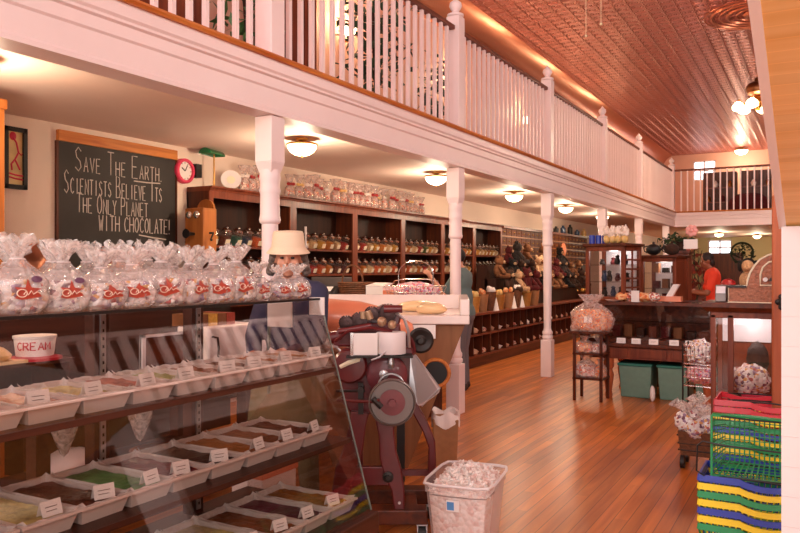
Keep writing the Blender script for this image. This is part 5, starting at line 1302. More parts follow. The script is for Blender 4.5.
# ================================================================== LOW CANDY BIN COUNTER ALONG THE SHELVES
LX = -4.52
BS = [8.0, 11.0, 14.0, 17.0, 19.8]
heaps = []
pm('bin_paper', (206, 160, 130), .7)
for i in range(4):
    y0, y1 = BS[i], BS[i + 1]
    t = thing('bin_counter', ['low candy bin counter just past the marble counter', 'low candy bin counter in line with the lone white post', 'low candy bin counter behind the bag rack', 'low candy bin counter at the far end'][i], 'counter', (-5, (y0 + y1) / 2, 0), group='low counters of candy bins')
    MB().box(-5.35, -5.3, y0, y1, .05, .78).build('back_panel', 'shelf_back', t, world=True)
    MB().box(-5.4, LX + .03, y0, y1, .78, .81).build('top', 'red_wood', t, world=True)
    MB().box(-5.3, LX - .03, y0, y1, 0, .15).build('plinth', 'dark_wood_long', t, world=True)
    for z in (.15, .47): MB().box(-5.3, LX + .01, y0, y1, z, z + .03).build('shelf', 'red_wood', t, world=True)
    n_ = round((y1 - y0) / .33); w_ = (y1 - y0) / n_
    for z in (.18, .50):
        for k in range(n_ + 1):
            y = y0 + k * w_; y = min(max(y, y0 + .012), y1 - .012)
            MB().box(-5.3, LX - .005, y - .01, y + .01, z, z + (.28 if z > .4 else .29)).build('divider', 'dark_wood', t, world=True)
        for k in range(n_):
            if y0 + k * w_ < 8.9: continue
            rd = random.Random(int(y0 * 100 + k * 7 + z * 10)); y = y0 + (k + .5) * w_
            mb = MB().ball((LX - .13, y, z + .034), (.11, w_ * .38, .035 + .025 * rd.random()), 12, 7, .35, 7, k + i * 9, flat=-.033)
            heaps.append((y, z, mb))
heaps.sort(key=lambda h: (h[1], h[0])); cnt = {}
for y, z, mb in heaps:
    cnt[z] = cnt.get(z, -1) + 1
    tag(mb.build('candy_heap', ['bin_paper', 'mixed_candy', 'bin_paper', 'bow_white'][cnt[z] % 4], smooth=True), 'pale heap of candy, %s bin along the %s row of the low counter' % (od(cnt[z]), 'upper' if z > .4 else 'lower'), 'candy', 'candy heaps in the low bins')
# baskets and pails on the low counter
pm('pail_gold', (196, 138, 70), .4, .3, var=.15); 
gold = [474, 482, 490, 499, 508, 516, 526, 534]
for i, u in enumerate(gold):
    a = at(u, 300, X=-4.68); h_ = .24 + .03 * (i % 3); r = .105
    t = thing('candy_pail', '%s tapered pail of candy bags, %s along the low counter' % (['gold', 'tan', 'brown'][i % 3], od(i)), 'pail', (-4.68, a.y, .81), group='pails on the low counter')
    MB().lathe([(r * .7, 0), (r, h_), (r * 1.06, h_ + .005), (r * .96, h_), (r * .66, .01), (0, .01)], n=16).build('pail_body', ['pail_gold', 'pail_tan', 'wicker'][i % 3], t, smooth=True)
    mb = MB(); rd = random.Random(i)
    for q in range(5): mb.ball((rd.uniform(-.05, .05), rd.uniform(-.05, .05), h_ + .03 * rd.random() + .02), (.035, .035, .055), 8, 6, .3, 6, q)
    mb.build('candy_bags', ['bow_gold', 'orange_candy', 'bow_white'][i % 3], t, smooth=True)
    if i in (2, 4, 5):
        b_ = at(u + 5, 300, X=-4.60); tag(MB().cyl((-4.58, b_.y, .81), (-4.58, b_.y, 1.02), .055, .004, 8).build('paper_cone', 'paper', smooth=True), 'white paper cone standing beside the %s pail' % od(i), 'paper cone', 'paper cones on the low counter')
# plush toys and wreaths heaped above the low counter
pc = {'brown': (58, 34, 22), 'black': (28, 23, 23), 'tan': (126, 80, 50), 'grey': (64, 56, 54), 'dark red': (92, 26, 28), 'cream': (200, 160, 124)}
for n_, c_ in pc.items(): pm('plush_' + n_.replace(' ', '_'), c_, .95, bump=.8, bscale=70, var=.25, scale=30)
t = thing('toy_stand', 'stepped dark stand of plush toys on the low counter', 'stand', (-5.1, 14.5, .81))
for j, (x, z) in enumerate(((-4.88, .26), (-5.04, .50), (-5.2, .74))): MB().box(x - .09, x + .12, 12.2, 17.8, 0.81, .81 + z).build('step', 'shelf_back', t, world=True)
def plush(col, belly, lab, loc, rz, s):
    t = thing('plush_toy', lab, 'plush toy', loc, rz, group='plush toys above the low counter')
    m_ = 'plush_' + col.replace(' ', '_'); b_ = 'plush_' + belly
    mb = MB(); mb.ball((0, 0, .13), (.088, .085, .125), 14, 10); mb.ball((0, -.015, .29), (.085, .08, .08), 14, 10)
    for sx in (-1, 1): mb.capsule((sx * .08, -.02, .19), (sx * .13, -.09, .10), .036, .032, 8); mb.capsule((sx * .06, -.05, .045), (sx * .09, -.16, .045), .045, .042, 8)
    mb.build('body', m_, t, smooth=True)
    for sx in (-1, 1): MB().ball((sx * .065, 0, .365), (.033, .018, .033), 10, 7).build('ear', m_, t, smooth=True)
    MB().ball((0, -.085, .275), (.04, .035, .032), 10, 7).build('muzzle', b_, t, smooth=True)
    MB().ball((0, -.118, .285), (.012, .008, .009), 8, 6).build('nose', 'black', t, smooth=True)
    for sx in (-1, 1): MB().ball((sx * .033, -.083, .315), (.009, .007, .009), 8, 6).build('eye', 'black', t, smooth=True)
    t.scale = (s,) * 3
rd = random.Random(21); keys = list(pc); seen = {}
spots = []
for j, (x, z, ys) in enumerate(((-4.80, 1.07, [12.5, 12.95, 13.4, 13.9, 14.35, 14.8, 15.4, 15.9, 16.4, 17.0]), (-4.965, 1.31, [12.4, 13.1, 13.55, 14.1, 14.6, 15.1, 15.7, 16.2, 16.8, 17.4]), (-5.13, 1.56, [13.3, 13.75, 14.3, 15.3, 16.5]))):
    for k, y in enumerate(ys): spots.append((j, k, x, y, z))
for j, k, x, y, z in spots:
    col = keys[(j * 2 + k * 5 + (k // 3)) % 6]; bel = 'cream' if col != 'cream' else 'tan'
    plush(col, bel, '%s plush bear, %s along the %s step of the toy stand' % (col, od(k), ['lowest', 'middle', 'top'][j]), (x + .012, y, z + .004), 90 + rd.uniform(-35, 35), rd.uniform(.85, 1.2))
a = at(582, 300, X=-4.7)
t = thing('candy_bowl', 'dark basket of gold wrapped candies beside the glazed cabinet', 'bowl', (-4.7, a.y, .81))
MB().lathe([(.12, 0), (.2, .16), (.21, .165), (.18, .15), (.1, .01), (0, .01)], n=20).build('bowl', 'wicker', t, smooth=True)
mb = MB(); rd = random.Random(8)
for q in range(16): mb.ball((rd.uniform(-.14, .14), rd.uniform(-.14, .14), .16 + rd.uniform(0, .05)), .035, 8, 6)
mb.build('wrapped_candy', 'brass', t, smooth=True)

# ================================================================== CENTRE: SHOWCASE TABLE
Y0 = 8.72
t = thing('display_table', 'low wooden table with drawers and turned legs under the glass showcase', 'table', (-1.72, Y0 + .45, 0))
MB().box(-2.42, -.98, Y0 - .03, Y0 + .85, .60, .64).build('table_top', 'dark_wood_long', t, world=True, bevel=.008)
MB().box(-2.36, -1.03, Y0 + .02, Y0 + .80, .46, .60).build('apron', 'red_wood', t, world=True)
for i in range(3): MB().box(-2.3 + i * .43, -1.92 + i * .43, Y0 + .005, Y0 + .02, .48, .585).build('drawer', 'red_wood', t, world=True, bevel=.004)
for x, y in ((-2.14, Y0 + .06), (-1.07, Y0 + .06), (-2.14, Y0 + .76), (-1.07, Y0 + .76)):
    MB().lathe([(.035, 0), (.045, .03), (.035, .08), (.05, .18), (.062, .26), (.04, .33), (.06, .36), (.06, .46)], (x, y, 0), n=16).build('leg', 'post_wood', t, smooth=True, world=True)
t = thing('glass_showcase', 'long glass counter showcase in dark wood standing on the low table', 'showcase', (-1.74, Y0 + .45, .64))
x0, x1 = -2.40, -1.02; y0, y1 = Y0 + .08, Y0 + .82
mb = MB()
for x in (x0, x1 - .03):
    for y in (y0, y1 - .03): mb.box(x, x + .03, y, y + .03, .64, 1.09)
mb.box(x0, x1, y0, y1, .64, .68); mb.box(x0 - .02, x1 + .02, y0 - .02, y0 + .03, 1.075, 1.11); mb.box(x0 - .02, x1 + .02, y1 - .03, y1 + .02, 1.075, 1.11); mb.box(x0 - .02, x0 + .04, y0, y1, 1.075, 1.11); mb.box(x1 - .04, x1 + .02, y0, y1, 1.075, 1.11)
mb.box(x0, x1, y1 - .02, y1, .64, 1.09)
mb.build('wood_frame', 'dark_wood_long', t, world=True)
MB().box(x0 + .03, x1 - .03, y0 + .005, y0 + .012, .68, 1.075).build('front_pane', 'glass', t, world=True)
MB().box(x0 + .03, x1 - .03, y0 + .03, y1 - .03, 1.09, 1.10).build('top_pane', 'glass', t, world=True)
MB().box(x1 - .012, x1 - .005, y0 + .03, y1 - .03, .68, 1.075).build('end_pane', 'glass', t, world=True)
MB().box(x0 + .03, x1 - .03, y0 + .25, y1 - .03, .87, .88).build('inner_shelf', 'glass', t, world=True)
rd = random.Random(17)
for i in range(9):
    x = x0 + .12 + i * .14; h_ = rd.uniform(.08, .15)
    tag(MB().box(x - .045, x + .045, y0 + .35, y0 + .5, .68, .68 + h_).build('candy_box', ['red_wood', 'plush_dark_red', 'ply_wood', 'shelf_back'][i % 4], bevel=.004),
        '%s sweet box inside the glass showcase, %s along its floor' % (['red-brown', 'dark red', 'tan', 'dark brown'][i % 4], od(i)), 'box', 'sweet boxes in the showcase')
for i, u in enumerate((621, 636, 653.5, 674, 690)):
    a = at(u, 343, Y=Y0 + .02); c = price_card((a.x, Y0 + .025, .64), -90, 'white price card on the table edge, %s along the showcase front' % od(i), w=.05, h=.06, group='price cards on the showcase table')
# teal storage tubs below
for i, (u0, u1) in enumerate(((617, 652), (656, 690), (693, 712))):
    a, b_ = at(u0, 400, Y=Y0 + .12), at(u1 if i < 2 else 727, 400, Y=Y0 + .12); w_ = (b_.x - a.x) / 2
    t = thing('storage_tub', ['teal lidded storage tub under the table near the bag rack', 'teal lidded storage tub in the middle under the table', 'teal lidded storage tub under the table, mostly hidden by the cart'][i], 'storage tub', ((a.x + b_.x) / 2, Y0 + .38, 0), group='teal tubs under the table')
    MB().tbox(w_ * .84, .20, w_ * .94, .235, 0, .37).build('tub_body', 'tub_teal', t, bevel=.012)
    MB().box(-w_, w_, -.26, .26, .37, .40).build('lid', 'teal_lid', t, bevel=.01)
tag(MB().ball((at(653, 395, Y=8.75).x, 8.72, .09), (.03, .03, .09), 10, 8, .2).build('paper_scrap', 'paper', smooth=True), 'white twist of paper between the teal tubs', 'paper')
# glazed cabinet one on the showcase
def glazed_cabinet(name, lab, loc, rz, W, D, H, top, back, shelves, sidepanes):
    t = thing(name, lab, 'cabinet', loc, rz); w_, d_ = W / 2, D / 2
    mb = MB()
    for sx in (-1, 1):
        for sy in (-1, 1): mb.box(sx * w_ - (.045 if sx > 0 else 0), sx * w_ + (.045 if sx < 0 else 0), sy * d_ - (.045 if sy > 0 else 0), sy * d_ + (.045 if sy < 0 else 0), 0, H)
    mb.box(-w_, w_, -d_, d_, 0, .05); mb.box(-w_, w_, -d_, d_, H - .05, H); mb.build('frame', 'red_wood', t, bevel=.004)
    MB().box(-w_ - .03, w_ + .03, -d_ - .03, d_ + .03, H, H + .035).build('cornice', 'dark_wood', t, bevel=.008)
    MB().box(-w_ + .04, w_ - .04, -d_ + .01, -d_ + .016, .05, H - .05).build('door_pane', 'glass', t)
    MB().box(-w_ + .03, w_ - .03, d_ - .014, d_ - .008, .05, H - .05).build('back_panel', back, t)
    if sidepanes:
        mb = MB(); mb.box(w_ - .02, w_ - .005, -.01, .01, .05, H - .05)
        for q in range(1, 5): z = .05 + (H - .1) * q / 5; mb.box(w_ - .02, w_ - .005, -d_ + .045, d_ - .045, z - .01, z + .01)
        mb.build('side_bars', 'red_wood', t)
        MB().box(w_ - .016, w_ - .010, -d_ + .045, d_ - .045, .05, H - .05).build('side_pane', 'glass', t)
    else: MB().box(w_ - .02, w_ - .002, -d_ + .045, d_ - .045, .05, H - .05).build('side_panel', 'red_wood', t)
    for z in shelves: MB().box(-w_ + .03, w_ - .03, -d_ + .04, d_ - .03, z, z + .012).build('shelf', 'glass', t)
    return t
pm('cab_back', (232, 228, 234), .4)
a = at(611, 302, Y=9.05)
c1 = Vector((-2.17, 9.14, 1.11))
glazed_cabinet('glazed_cabinet', 'square glazed cabinet with white bags on top, standing on the showcase', c1, -13, .50, .46, .645, None, 'cab_back', (.22, .42), True)
lamp('cabinet_fill', 'POINT', (c1.x, c1.y, 1.69), 4.5, (1, .96, .92), .05)  # added fill, no fitting: brightens the pale cabinet back
r1 = Matrix.Translation(c1) @ Matrix.Rotation(R(-13), 4, 'Z')
def put(nm, mb, mat, lab, cat, grp=None, M_=None, **k):
    if M_: mb.xf(M_)
    return tag(mb.build(nm, mat, **k), lab, cat, grp)
rd = random.Random(5)
for j, z in enumerate((.05, .232, .432)):
    for i in range(4):
        x = -.15 + i * .1; h_ = rd.uniform(.07, .14)
        put('trinket', MB().lathe([(.028, 0), (.036, h_ * .3), (.02, h_ * .7), (.03, h_ * .85), (0, h_)], (x, .04 + rd.uniform(-.06, .06), z), n=10), ['black', 'jar_navy', 'plush_grey', 'plush_dark_red'][(i + j) % 4],
            'small %s ornament, %s on the %s shelf of the square glazed cabinet' % (['black', 'navy', 'grey', 'dark red'][(i + j) % 4], od(i), ['bottom', 'middle', 'top'][j]), 'ornament', 'ornaments in the glazed cabinet', r1, smooth=True)
for i, x in enumerate((-.22, -.15, -.08)):
    put('blue_tin', MB().lathe([(.035, 0), (.035, .1), (.03, .105), (0, .106)], (x, -.12 + .03 * i, .682), n=14), 'plastic_blue', 'blue tin, %s on the corner of the square glazed cabinet' % od(i), 'tin', 'blue tins on the glazed cabinet', r1, smooth=True)
pm('bag_white', (246, 226, 210), .5, bump=.5, bscale=25)
for i in range(7):
    x = -.02 + (i % 4) * .075; y = -.13 + (i // 4) * .16; o = MB().ball((x, y, .682 + .05), (.042, .05, .05), 12, 8, .2, 6, i, flat=-.049); o.cur = 1; o.ball((x, y, .682 + .135), (.045, .052, .065), 16, 10, .7, 9, i + 3)
    put('white_bag', o, ['bow_gold', 'bag_white'], 'white gathered bag, %s of the group on the square glazed cabinet' % od(i), 'bag', 'white bags on the glazed cabinet', r1, smooth=True)
# second, darker cabinet
c2 = at(660, 305, Y=10.2); c2 = Vector((c2.x + .05, 10.2, 0))
t = thing('cabinet_stand', 'dark counter carrying the second glazed cabinet', 'counter', (c2.x, 10.2, 0))
MB().box(c2.x - .4, c2.x + .5, 9.85, 10.55, 0, 1.0).build('body', 'dark_wood', t, world=True); MB().box(c2.x - .43, c2.x + .53, 9.82, 10.58, 1.0, 1.03).build('top', 'red_wood', t, world=True)
c2.z = 1.03; lamp('cabinet_fill', 'POINT', (c2.x, c2.y, 1.56), 3, (1, .96, .92), .05); r2 = Matrix.Translation(c2) @ Matrix.Rotation(R(-10), 4, 'Z')  # the point light is an added fill for the second cabinet's back
glazed_cabinet('glazed_cabinet', 'smaller dark glazed cabinet with teapots on top, behind the showcase', c2, -10, .46, .44, .60, None, 'cab_back', (.2, .4), False)
for j, z in enumerate((.05, .212, .412)):
    for i in range(3):
        put('trinket', MB().box(-.14 + i * .12, -.06 + i * .12, -.02, .05, z, z + .06 + .03 * ((i + j) % 3)), ['black', 'plush_dark_red', 'ply_wood'][(i + j) % 3], 'small %s box, %s on the %s shelf of the darker glazed cabinet' % (['black', 'dark red', 'tan'][(i + j) % 3], od(i), ['bottom', 'middle', 'top'][j]), 'box', 'boxes in the darker cabinet', r2)
for i, x in enumerate((-.12, .12)):
    m_ = MB().ball((x, -.05, .635 + .075), (.095, .09, .075), 16, 10); m_.ball((x, -.05, .635 + .16), .02, 8, 6); m_.tube([(x + .08, -.05, .7), (x + .13, -.05, .73), (x + .14, -.05, .77)], .014); m_.tube([(x - .08, -.05, .76), (x - .13, -.05, .74), (x - .12, -.05, .69), (x - .08, -.05, .67)], .008)
    put('teapot', m_, ['black', 'plush_brown'][i], ['black teapot on the darker glazed cabinet', 'dark brown teapot beside the plant on the darker glazed cabinet'][i], 'teapot', 'teapots', r2, smooth=True)
# dark narrow cabinet beside, with a plant and a pink flower over it
t = thing('tall_cabinet', 'tall narrow dark red cabinet between the second glazed cabinet and the red shirt', 'cabinet', (c2.x + .10, 11.0, 0))
MB().box(c2.x + .0, c2.x + .2, 10.85, 11.2, 0, 1.70).build('carcass', 'red_wood', t, world=True); MB().box(c2.x - .03, c2.x + .23, 10.82, 11.22, 1.70, 1.74).build('cornice', 'dark_wood', t, world=True); MB().box(c2.x + .02, c2.x + .18, 10.835, 10.85, .9, 1.65).build('door', 'dark_wood', t, world=True, bevel=.005)
pm('leaf_dark', (44, 66, 38), .6, var=.3, scale=30); pm('leaf_red', (140, 66, 52), .6, var=.25, scale=30); pm('leaf_green', (74, 110, 58), .55, var=.3, scale=30); pm('petal_pink', (240, 168, 160), .6)
def foliage(mb, c, r, n, s, seed):
    rd = random.Random(seed); c = Vector(c)
    for q in range(n):
        d = Vector((rd.gauss(0, 1), rd.gauss(0, 1), rd.gauss(0, 1))).normalized() * rd.uniform(.45, 1)
        p = c + Vector((d.x * r[0], d.y * r[1], d.z * r[2])); a = Vector((rd.uniform(-1, 1), rd.uniform(-1, 1), rd.uniform(-.8, .6))).normalized(); b_ = a.cross(Vector((rd.uniform(-1, 1), rd.uniform(-1, 1), 1))).normalized()
        L = s * rd.uniform(.7, 1.3); mb.add([p, p + a * L * .5 + b_ * L * .22, p + a * L, p + a * L * .5 - b_ * L * .22], [(0, 1, 2, 3)])
    return mb
t = thing('potted_plant', 'dark leafy plant with a pink bloom on the tall narrow cabinet', 'plant', (c2.x + .08, 11.0, 1.74))
MB().lathe([(.07, 0), (.09, .12), (.095, .13), (0, .12)], n=16).build('pot', 'plush_brown', t, smooth=True)
foliage(MB(), (-.05, 0, .14), (.30, .2, .10), 110, .10, 3).build('leaves', 'leaf_dark', t)
mb = MB()
for q in range(7): a_ = 2 * PI * q / 7; mb.ball((.16 + .05 * math.cos(a_), -.1, .27 + .05 * math.sin(a_)), (.035, .02, .035), 10, 6)
mb.ball((.16, -.12, .27), .025, 8, 6); mb.build('bloom', 'petal_pink', t, smooth=True)
mb = MB(); mb.box(.07, .25, -.2, -.195, .02, .15); mb.build('name_card', 'paper', t)
t = thing('plant_stand', 'reddish dried foliage in a floor vase before the red-shirted person', 'plant', (-1.86, 13.4, 0))
MB().lathe([(.11, 0), (.16, .2), (.12, .5), (.07, .7), (.09, .78), (0, .75)], n=18).build('vase', 'plush_brown', t, smooth=True)
foliage(MB(), (0, 0, 1.35), (.28, .24, .55), 170, .15, 9).build('leaves', 'leaf_red', t)
mb = MB(); rd = random.Random(2)
for q in range(8): mb.tube([(0, 0, .7), (rd.uniform(-.12, .12), rd.uniform(-.1, .1), 1.2), (rd.uniform(-.26, .26), rd.uniform(-.2, .2), 1.8)], .006, 5)
mb.build('stems', 'leaf_dark', t, smooth=True)
# trays and bags on the showcase top
for i, (u, v, m_, lab) in enumerate(((624, 296, 'orange_candy', 'bag of orange sweets lying beside the square cabinet'), (632, 299, 'mixed_candy', 'bag of mixed sweets in the middle of the showcase top'), (645, 297, 'orange_candy', 'orange sweets bag in front of the card holder'), (654, 299, 'mixed_candy', 'last bag of mixed sweets along the showcase top'))):
    a = at(u, v, Y=8.98)
    put('sweet_bag', MB().ball((a.x, 8.9 + .03 * (i % 2), 1.11 + .055), (.08, .07, .055), 16, 9, .3, 8, i, flat=-.053), m_, lab, 'bag', 'sweet bags on the showcase', smooth=True)
a = at(635.5, 293, Y=8.85); put('sign_card', MB().box(a.x - .045, a.x + .045, 8.83, 8.835, 1.11, 1.24), 'paper', 'white sign card among the bags on the showcase', 'card')
a = at(606, 294, Y=8.82); put('white_tray', MB().lathe([(.05, 0), (.09, .02), (.092, .022), (.05, .008), (0, .008)], (-2.1, 8.83, 1.11), n=20), 'tray_white', 'small white dish at the front of the showcase top', 'dish', smooth=True)
a = at(661, 286, Y=9.0); t = thing('box_pair', 'salmon box with slanted pale boxes on the showcase top', 'box', (-1.52, 9.2, 1.11)); MB().box(-.16, .12, -.08, .08, 0, .06).build('base_box', 'taffy', t); MB().prism([(-.05, -.05, .06), (.02, -.05, .06), (.1, -.05, .2), (.03, -.05, .2)], (0, .1, 0)).build('pale_box', 'paper', t)
# bag rack at the end of the showcase
ra, rb = at(574, 396, Y=8.45), at(604, 396, Y=8.45); w_ = (rb.x - ra.x) / 2; rc = Vector(((ra.x + rb.x) / 2, 8.55, 0))
t = thing('shelf_rack', 'small dark wooden rack of bagged sweets at the showcase end', 'rack', rc)
for sx in (-1, 1):
    for sy in (-1, 1): MB().box(sx * (w_ - .02) - .015, sx * (w_ - .02) + .015, sy * .15 - .015, sy * .15 + .015, 0, .76).build('leg', 'dark_wood', t)
MB().box(-w_ - .03, w_ + .03, -.19, .19, .76, .785).build('top', 'dark_wood', t)
for z in (.24, .52): MB().box(-w_, w_, -.165, .165, z, z + .02).build('shelf', 'dark_wood', t)
def sack(nm, c, r, mat, lab, seed, grp):
    """clear bag: boxy slumped body, gathered crumpled mouth"""
    t = thing(nm, lab, 'bag', c, group=grp)
    def body(k, zs, amp, top):
        n = 26; vs = []
        for z, f in zs:
            for i in range(n):
                a = 2 * PI * i / n; q = (abs(math.cos(a)) ** 3.2 + abs(math.sin(a)) ** 3.2) ** (-1 / 3.2)
                w_ = (1 + amp * noise.noise(Vector((math.cos(a) * 2.6, math.sin(a) * 2.6, z * 3 + seed * 5)))) * f * k
                vs.append((r[0] * q * math.cos(a) * w_, r[1] * q * math.sin(a) * w_, z * 2 * r[2]))
        m = len(zs); mb = MB().add(vs, [(j * n + i, j * n + (i + 1) % n, (j + 1) * n + (i + 1) % n, (j + 1) * n + i) for j in range(m - 1) for i in range(n)] + [tuple(range(n - 1, -1, -1))] + ([tuple(range((m - 1) * n, m * n))] if top else []))
        return mb
    body(.95, [(.01, .9), (.12, 1), (.35, 1), (.55, .95), (.68, .8), (.74, .5)], .22, True).build('sweets', mat, t, smooth=True, angle=0)
    body(1.0, [(0, .92), (.12, 1.02), (.4, 1.03), (.62, .98), (.8, .72), (.92, .42), (.98, .3), (1.12, .5), (1.25, .62)], .26, False).build('wrap', 'small_wrap', t)
    return t
g_ = 'bagged sweets on the wooden rack'
t = sack('sweet_bag', (rc.x, rc.y, .785), (.225, .16, .165), 'orange_candy', 'large clear bag of orange sweets on top of the wooden rack', 4, g_); MB().box(-.04, .05, -.158, -.155, .1, .17).build('tag', 'paper', t)
sack('sweet_bag', (rc.x - .06, rc.y - .03, .54), (.1, .1, .075), 'orange_candy', 'small bag of orange sweets on the middle rack shelf', 6, g_)
sack('sweet_bag', (rc.x + .09, rc.y - .03, .54), (.07, .1, .07), 'mixed_candy', 'small bag of mixed sweets on the middle rack shelf', 7, g_)
sack('sweet_bag', (rc.x - .05, rc.y - .03, .26), (.12, .11, .10), 'mixed_candy', 'bag of mixed sweets on the bottom rack shelf', 8, g_)
sack('sweet_bag', (rc.x + .11, rc.y - .02, .26), (.06, .1, .085), 'orange_candy', 'bag of orange sweets on the bottom rack shelf', 9, g_)
# two-tier wire rack
wa, wb = at(683, 388, Y=7.3), at(714, 388, Y=7.3); w_ = (wb.x - wa.x) / 2; wc = Vector(((wa.x + wb.x) / 2, 7.45, 0))
t = thing('wire_rack', 'two-tier chrome wire rack of pale wrapped sweets beside the red cabinet', 'rack', wc)
for z0 in (.42, .62):
    mb = MB()
    for z in (z0, z0 + .08, z0 + .17): mb.tube([(sx * w_, sy * .16, z) for sx, sy in ((-1, -1), (1, -1), (1, 1), (-1, 1))], .005, 5, True)
    for i in range(9):
        x = -w_ + 2 * w_ * i / 8
        for sy in (-1, 1): mb.tube([(x, sy * .16, z0), (x, sy * .16, z0 + .17)], .0025, 4)
        mb.tube([(x, -.16, z0), (x, .16, z0)], .0025, 4)
    mb.build('wire_tier', 'chrome', t, smooth=True)
mb = MB()
for sx in (-1, 1):
    for sy in (-1, 1): mb.cyl((sx * w_, sy * .16, 0), (sx * w_, sy * .16, .8), .008, n=8)
mb.build('posts', 'iron', t)
for z0, k, lab in ((.425, 3, 'heap of pale pink wrapped sweets in the lower wire tier'), (.625, 5, 'heap of cream wrapped sweets in the upper wire tier')):
    tag(MB().ball((wc.x, wc.y, z0 + .085), (w_ * .95, .145, .085 if z0 < .5 else .12), 22, 14, .3, 14, k, flat=-.085).build('candy_heap', 'pink_candy' if z0 < .5 else 'bag_candy', smooth=True), lab, 'candy', kind='stuff')
# wheeled cart overflowing with bags
ca = at(692, 455, Z=0.0); cc = Vector((-.80, 6.05, 0))
t = thing('wire_cart', 'small dark wheeled cart with black casters piled with cellophane bags', 'cart', cc)
mb = MB(); mb.tbox(.11, .12, .13, .14, .10, .28); mb.build('basket', 'wicker', t)
mb = MB()
for z, k in ((.14, .98), (.19, 1.0), (.25, 1.04)): mb.tube([(sx * .13 * k, sy * .128 * k, z) for sx, sy in ((-1, -1), (1, -1), (1, 1), (-1, 1))], .005, 5, True)
mb.build('wire_bands', 'iron', t)
for sx in (-1, 1):
    for sy in (-1, 1): MB().cyl((sx * .10 - .014, sy * .1, .05), (sx * .10 + .014, sy * .1, .05), .05, n=16).build('caster', 'black', t)
rd = random.Random(6)
for i, (x, y, z, r) in enumerate(((-.07, -.05, .25, .095), (.075, -.05, .24, .09), (.0, .07, .27, .10), (-.01, -.10, .23, .08))):
    q = thing('sweet_bag', '%s on the small wheeled cart' % ['clear bag of lilac sweets, leaning out', 'clear bag of pink sweets nearest the baskets', 'tallest clear bag of sweets', 'small clear bag of sweets in front'][i], 'bag', cc + Vector((x, y, z)), group='cellophane bags on the cart')
    MB().ball((0, 0, r * .95), (r, r * .9, r), 20, 12, .25, 8, i + 2).build('sweets', 'bag_candy', q, smooth=True)
    mb = MB(); m_ = 24; vs = []
    for j, (z2, r2_) in enumerate(((r * 1.8, .025), (r * 2.1, .05), (r * 2.5, .085))):
        for k in range(m_): a_ = 2 * PI * k / m_; f = 1 + .35 * math.sin(a_ * 4 + i) * j / 2; vs.append((r2_ * f * math.cos(a_) + (x * .4) * j / 2, r2_ * f * math.sin(a_), z2 + .03 * math.sin(a_ * 3 + i) * j / 2))
    mb.add(vs, [(j * m_ + k, j * m_ + (k + 1) % m_, (j + 1) * m_ + (k + 1) % m_, (j + 1) * m_ + k) for j in range(2) for k in range(m_)]); mb.build('gathered_top', 'cellophane_top', q, smooth=True, angle=0)

# ================================================================== RIGHT: RED CABINET, REGISTER, BASKETS
t = thing('red_cabinet', 'dark red wooden display cabinet with glass doors under the carved register', 'cabinet', (-.43, 5.4, 0))
x0, x1, y0, y1 = -.615, -.235, 5.2, 5.62; top = 1.265
mb = MB(); mb.box(x0, x1, y0, y1, .05, .66)
for x in (x0, x1 - .03): mb.box(x, x + .03, y0, y0 + .03, .66, 1.2); mb.box(x, x + .03, y1 - .03, y1, .66, 1.2)
mb.box(x0, x1, y0, y1, 1.18, 1.22); mb.box(x0 + .10, x0 + .135, y0, y0 + .03, .66, 1.2); mb.box(x0, x1, y1 - .015, y1, .66, 1.2); mb.box(x0 - .01, x1 + .01, y0 - .01, y1 + .01, 0, .06)
mb.build('carcass', 'red_wood', t, world=True, bevel=.003)
MB().prism([(x0 - .02, y0 - .02, 1.22), (x0 - .05, y0 - .05, 1.25), (x0 - .05, y0 - .05, 1.28), (x0 - .05, y1, 1.28), (x0 - .02, y1, 1.22)], (x1 - x0 + .1, 0, 0)).build('cornice', 'dark_wood_long', t, world=True)
MB().box(x0 + .03, x0 + .10, y0 + .01, y0 + .016, .68, 1.18).build('narrow_pane', 'glass', t, world=True)
MB().box(x0 + .135, x1 - .03, y0 + .01, y0 + .016, .68, 1.18).build('door_pane', 'glass', t, world=True)
MB().box(x1 - .016, x1 - .01, y0 + .03, y1 - .03, .68, 1.18).build('side_pane', 'glass', t, world=True)
MB().box(x0 + .03, x1 - .03, y1 - .03, y1 - .016, 1.0, 1.18).build('pale_backing', 'cab_back', t, world=True)
tag(MB().ball((-.40, 5.40, .66 + .105), (.125, .11, .105), 20, 12, .25, 8, 3, flat=-.103).build('sweet_bag', 'bag_candy', smooth=True), 'round bag of pale sweets inside the red cabinet', 'bag')
tag(MB().ball((-.36, 5.48, .66 + .24), (.07, .07, .11), 16, 10, .25, 6, 8).ball((-.36, 5.48, .75), (.05, .05, .1), 12, 8).build('plush_toy', 'plush_grey', smooth=True), 'grey plush shape standing behind the bag in the red cabinet', 'plush toy')
tag(MB().box(-.44, -.30, 5.26, 5.34, .66, .69).build('red_box', 'pink'), 'flat red and white box at the bottom of the red cabinet', 'box')
lamp('cabinet_fill', 'POINT', (-.40, 5.42, 1.14), 2.5, (1, .92, .9), .04)  # added fill inside the red cabinet, lifts its pale backing
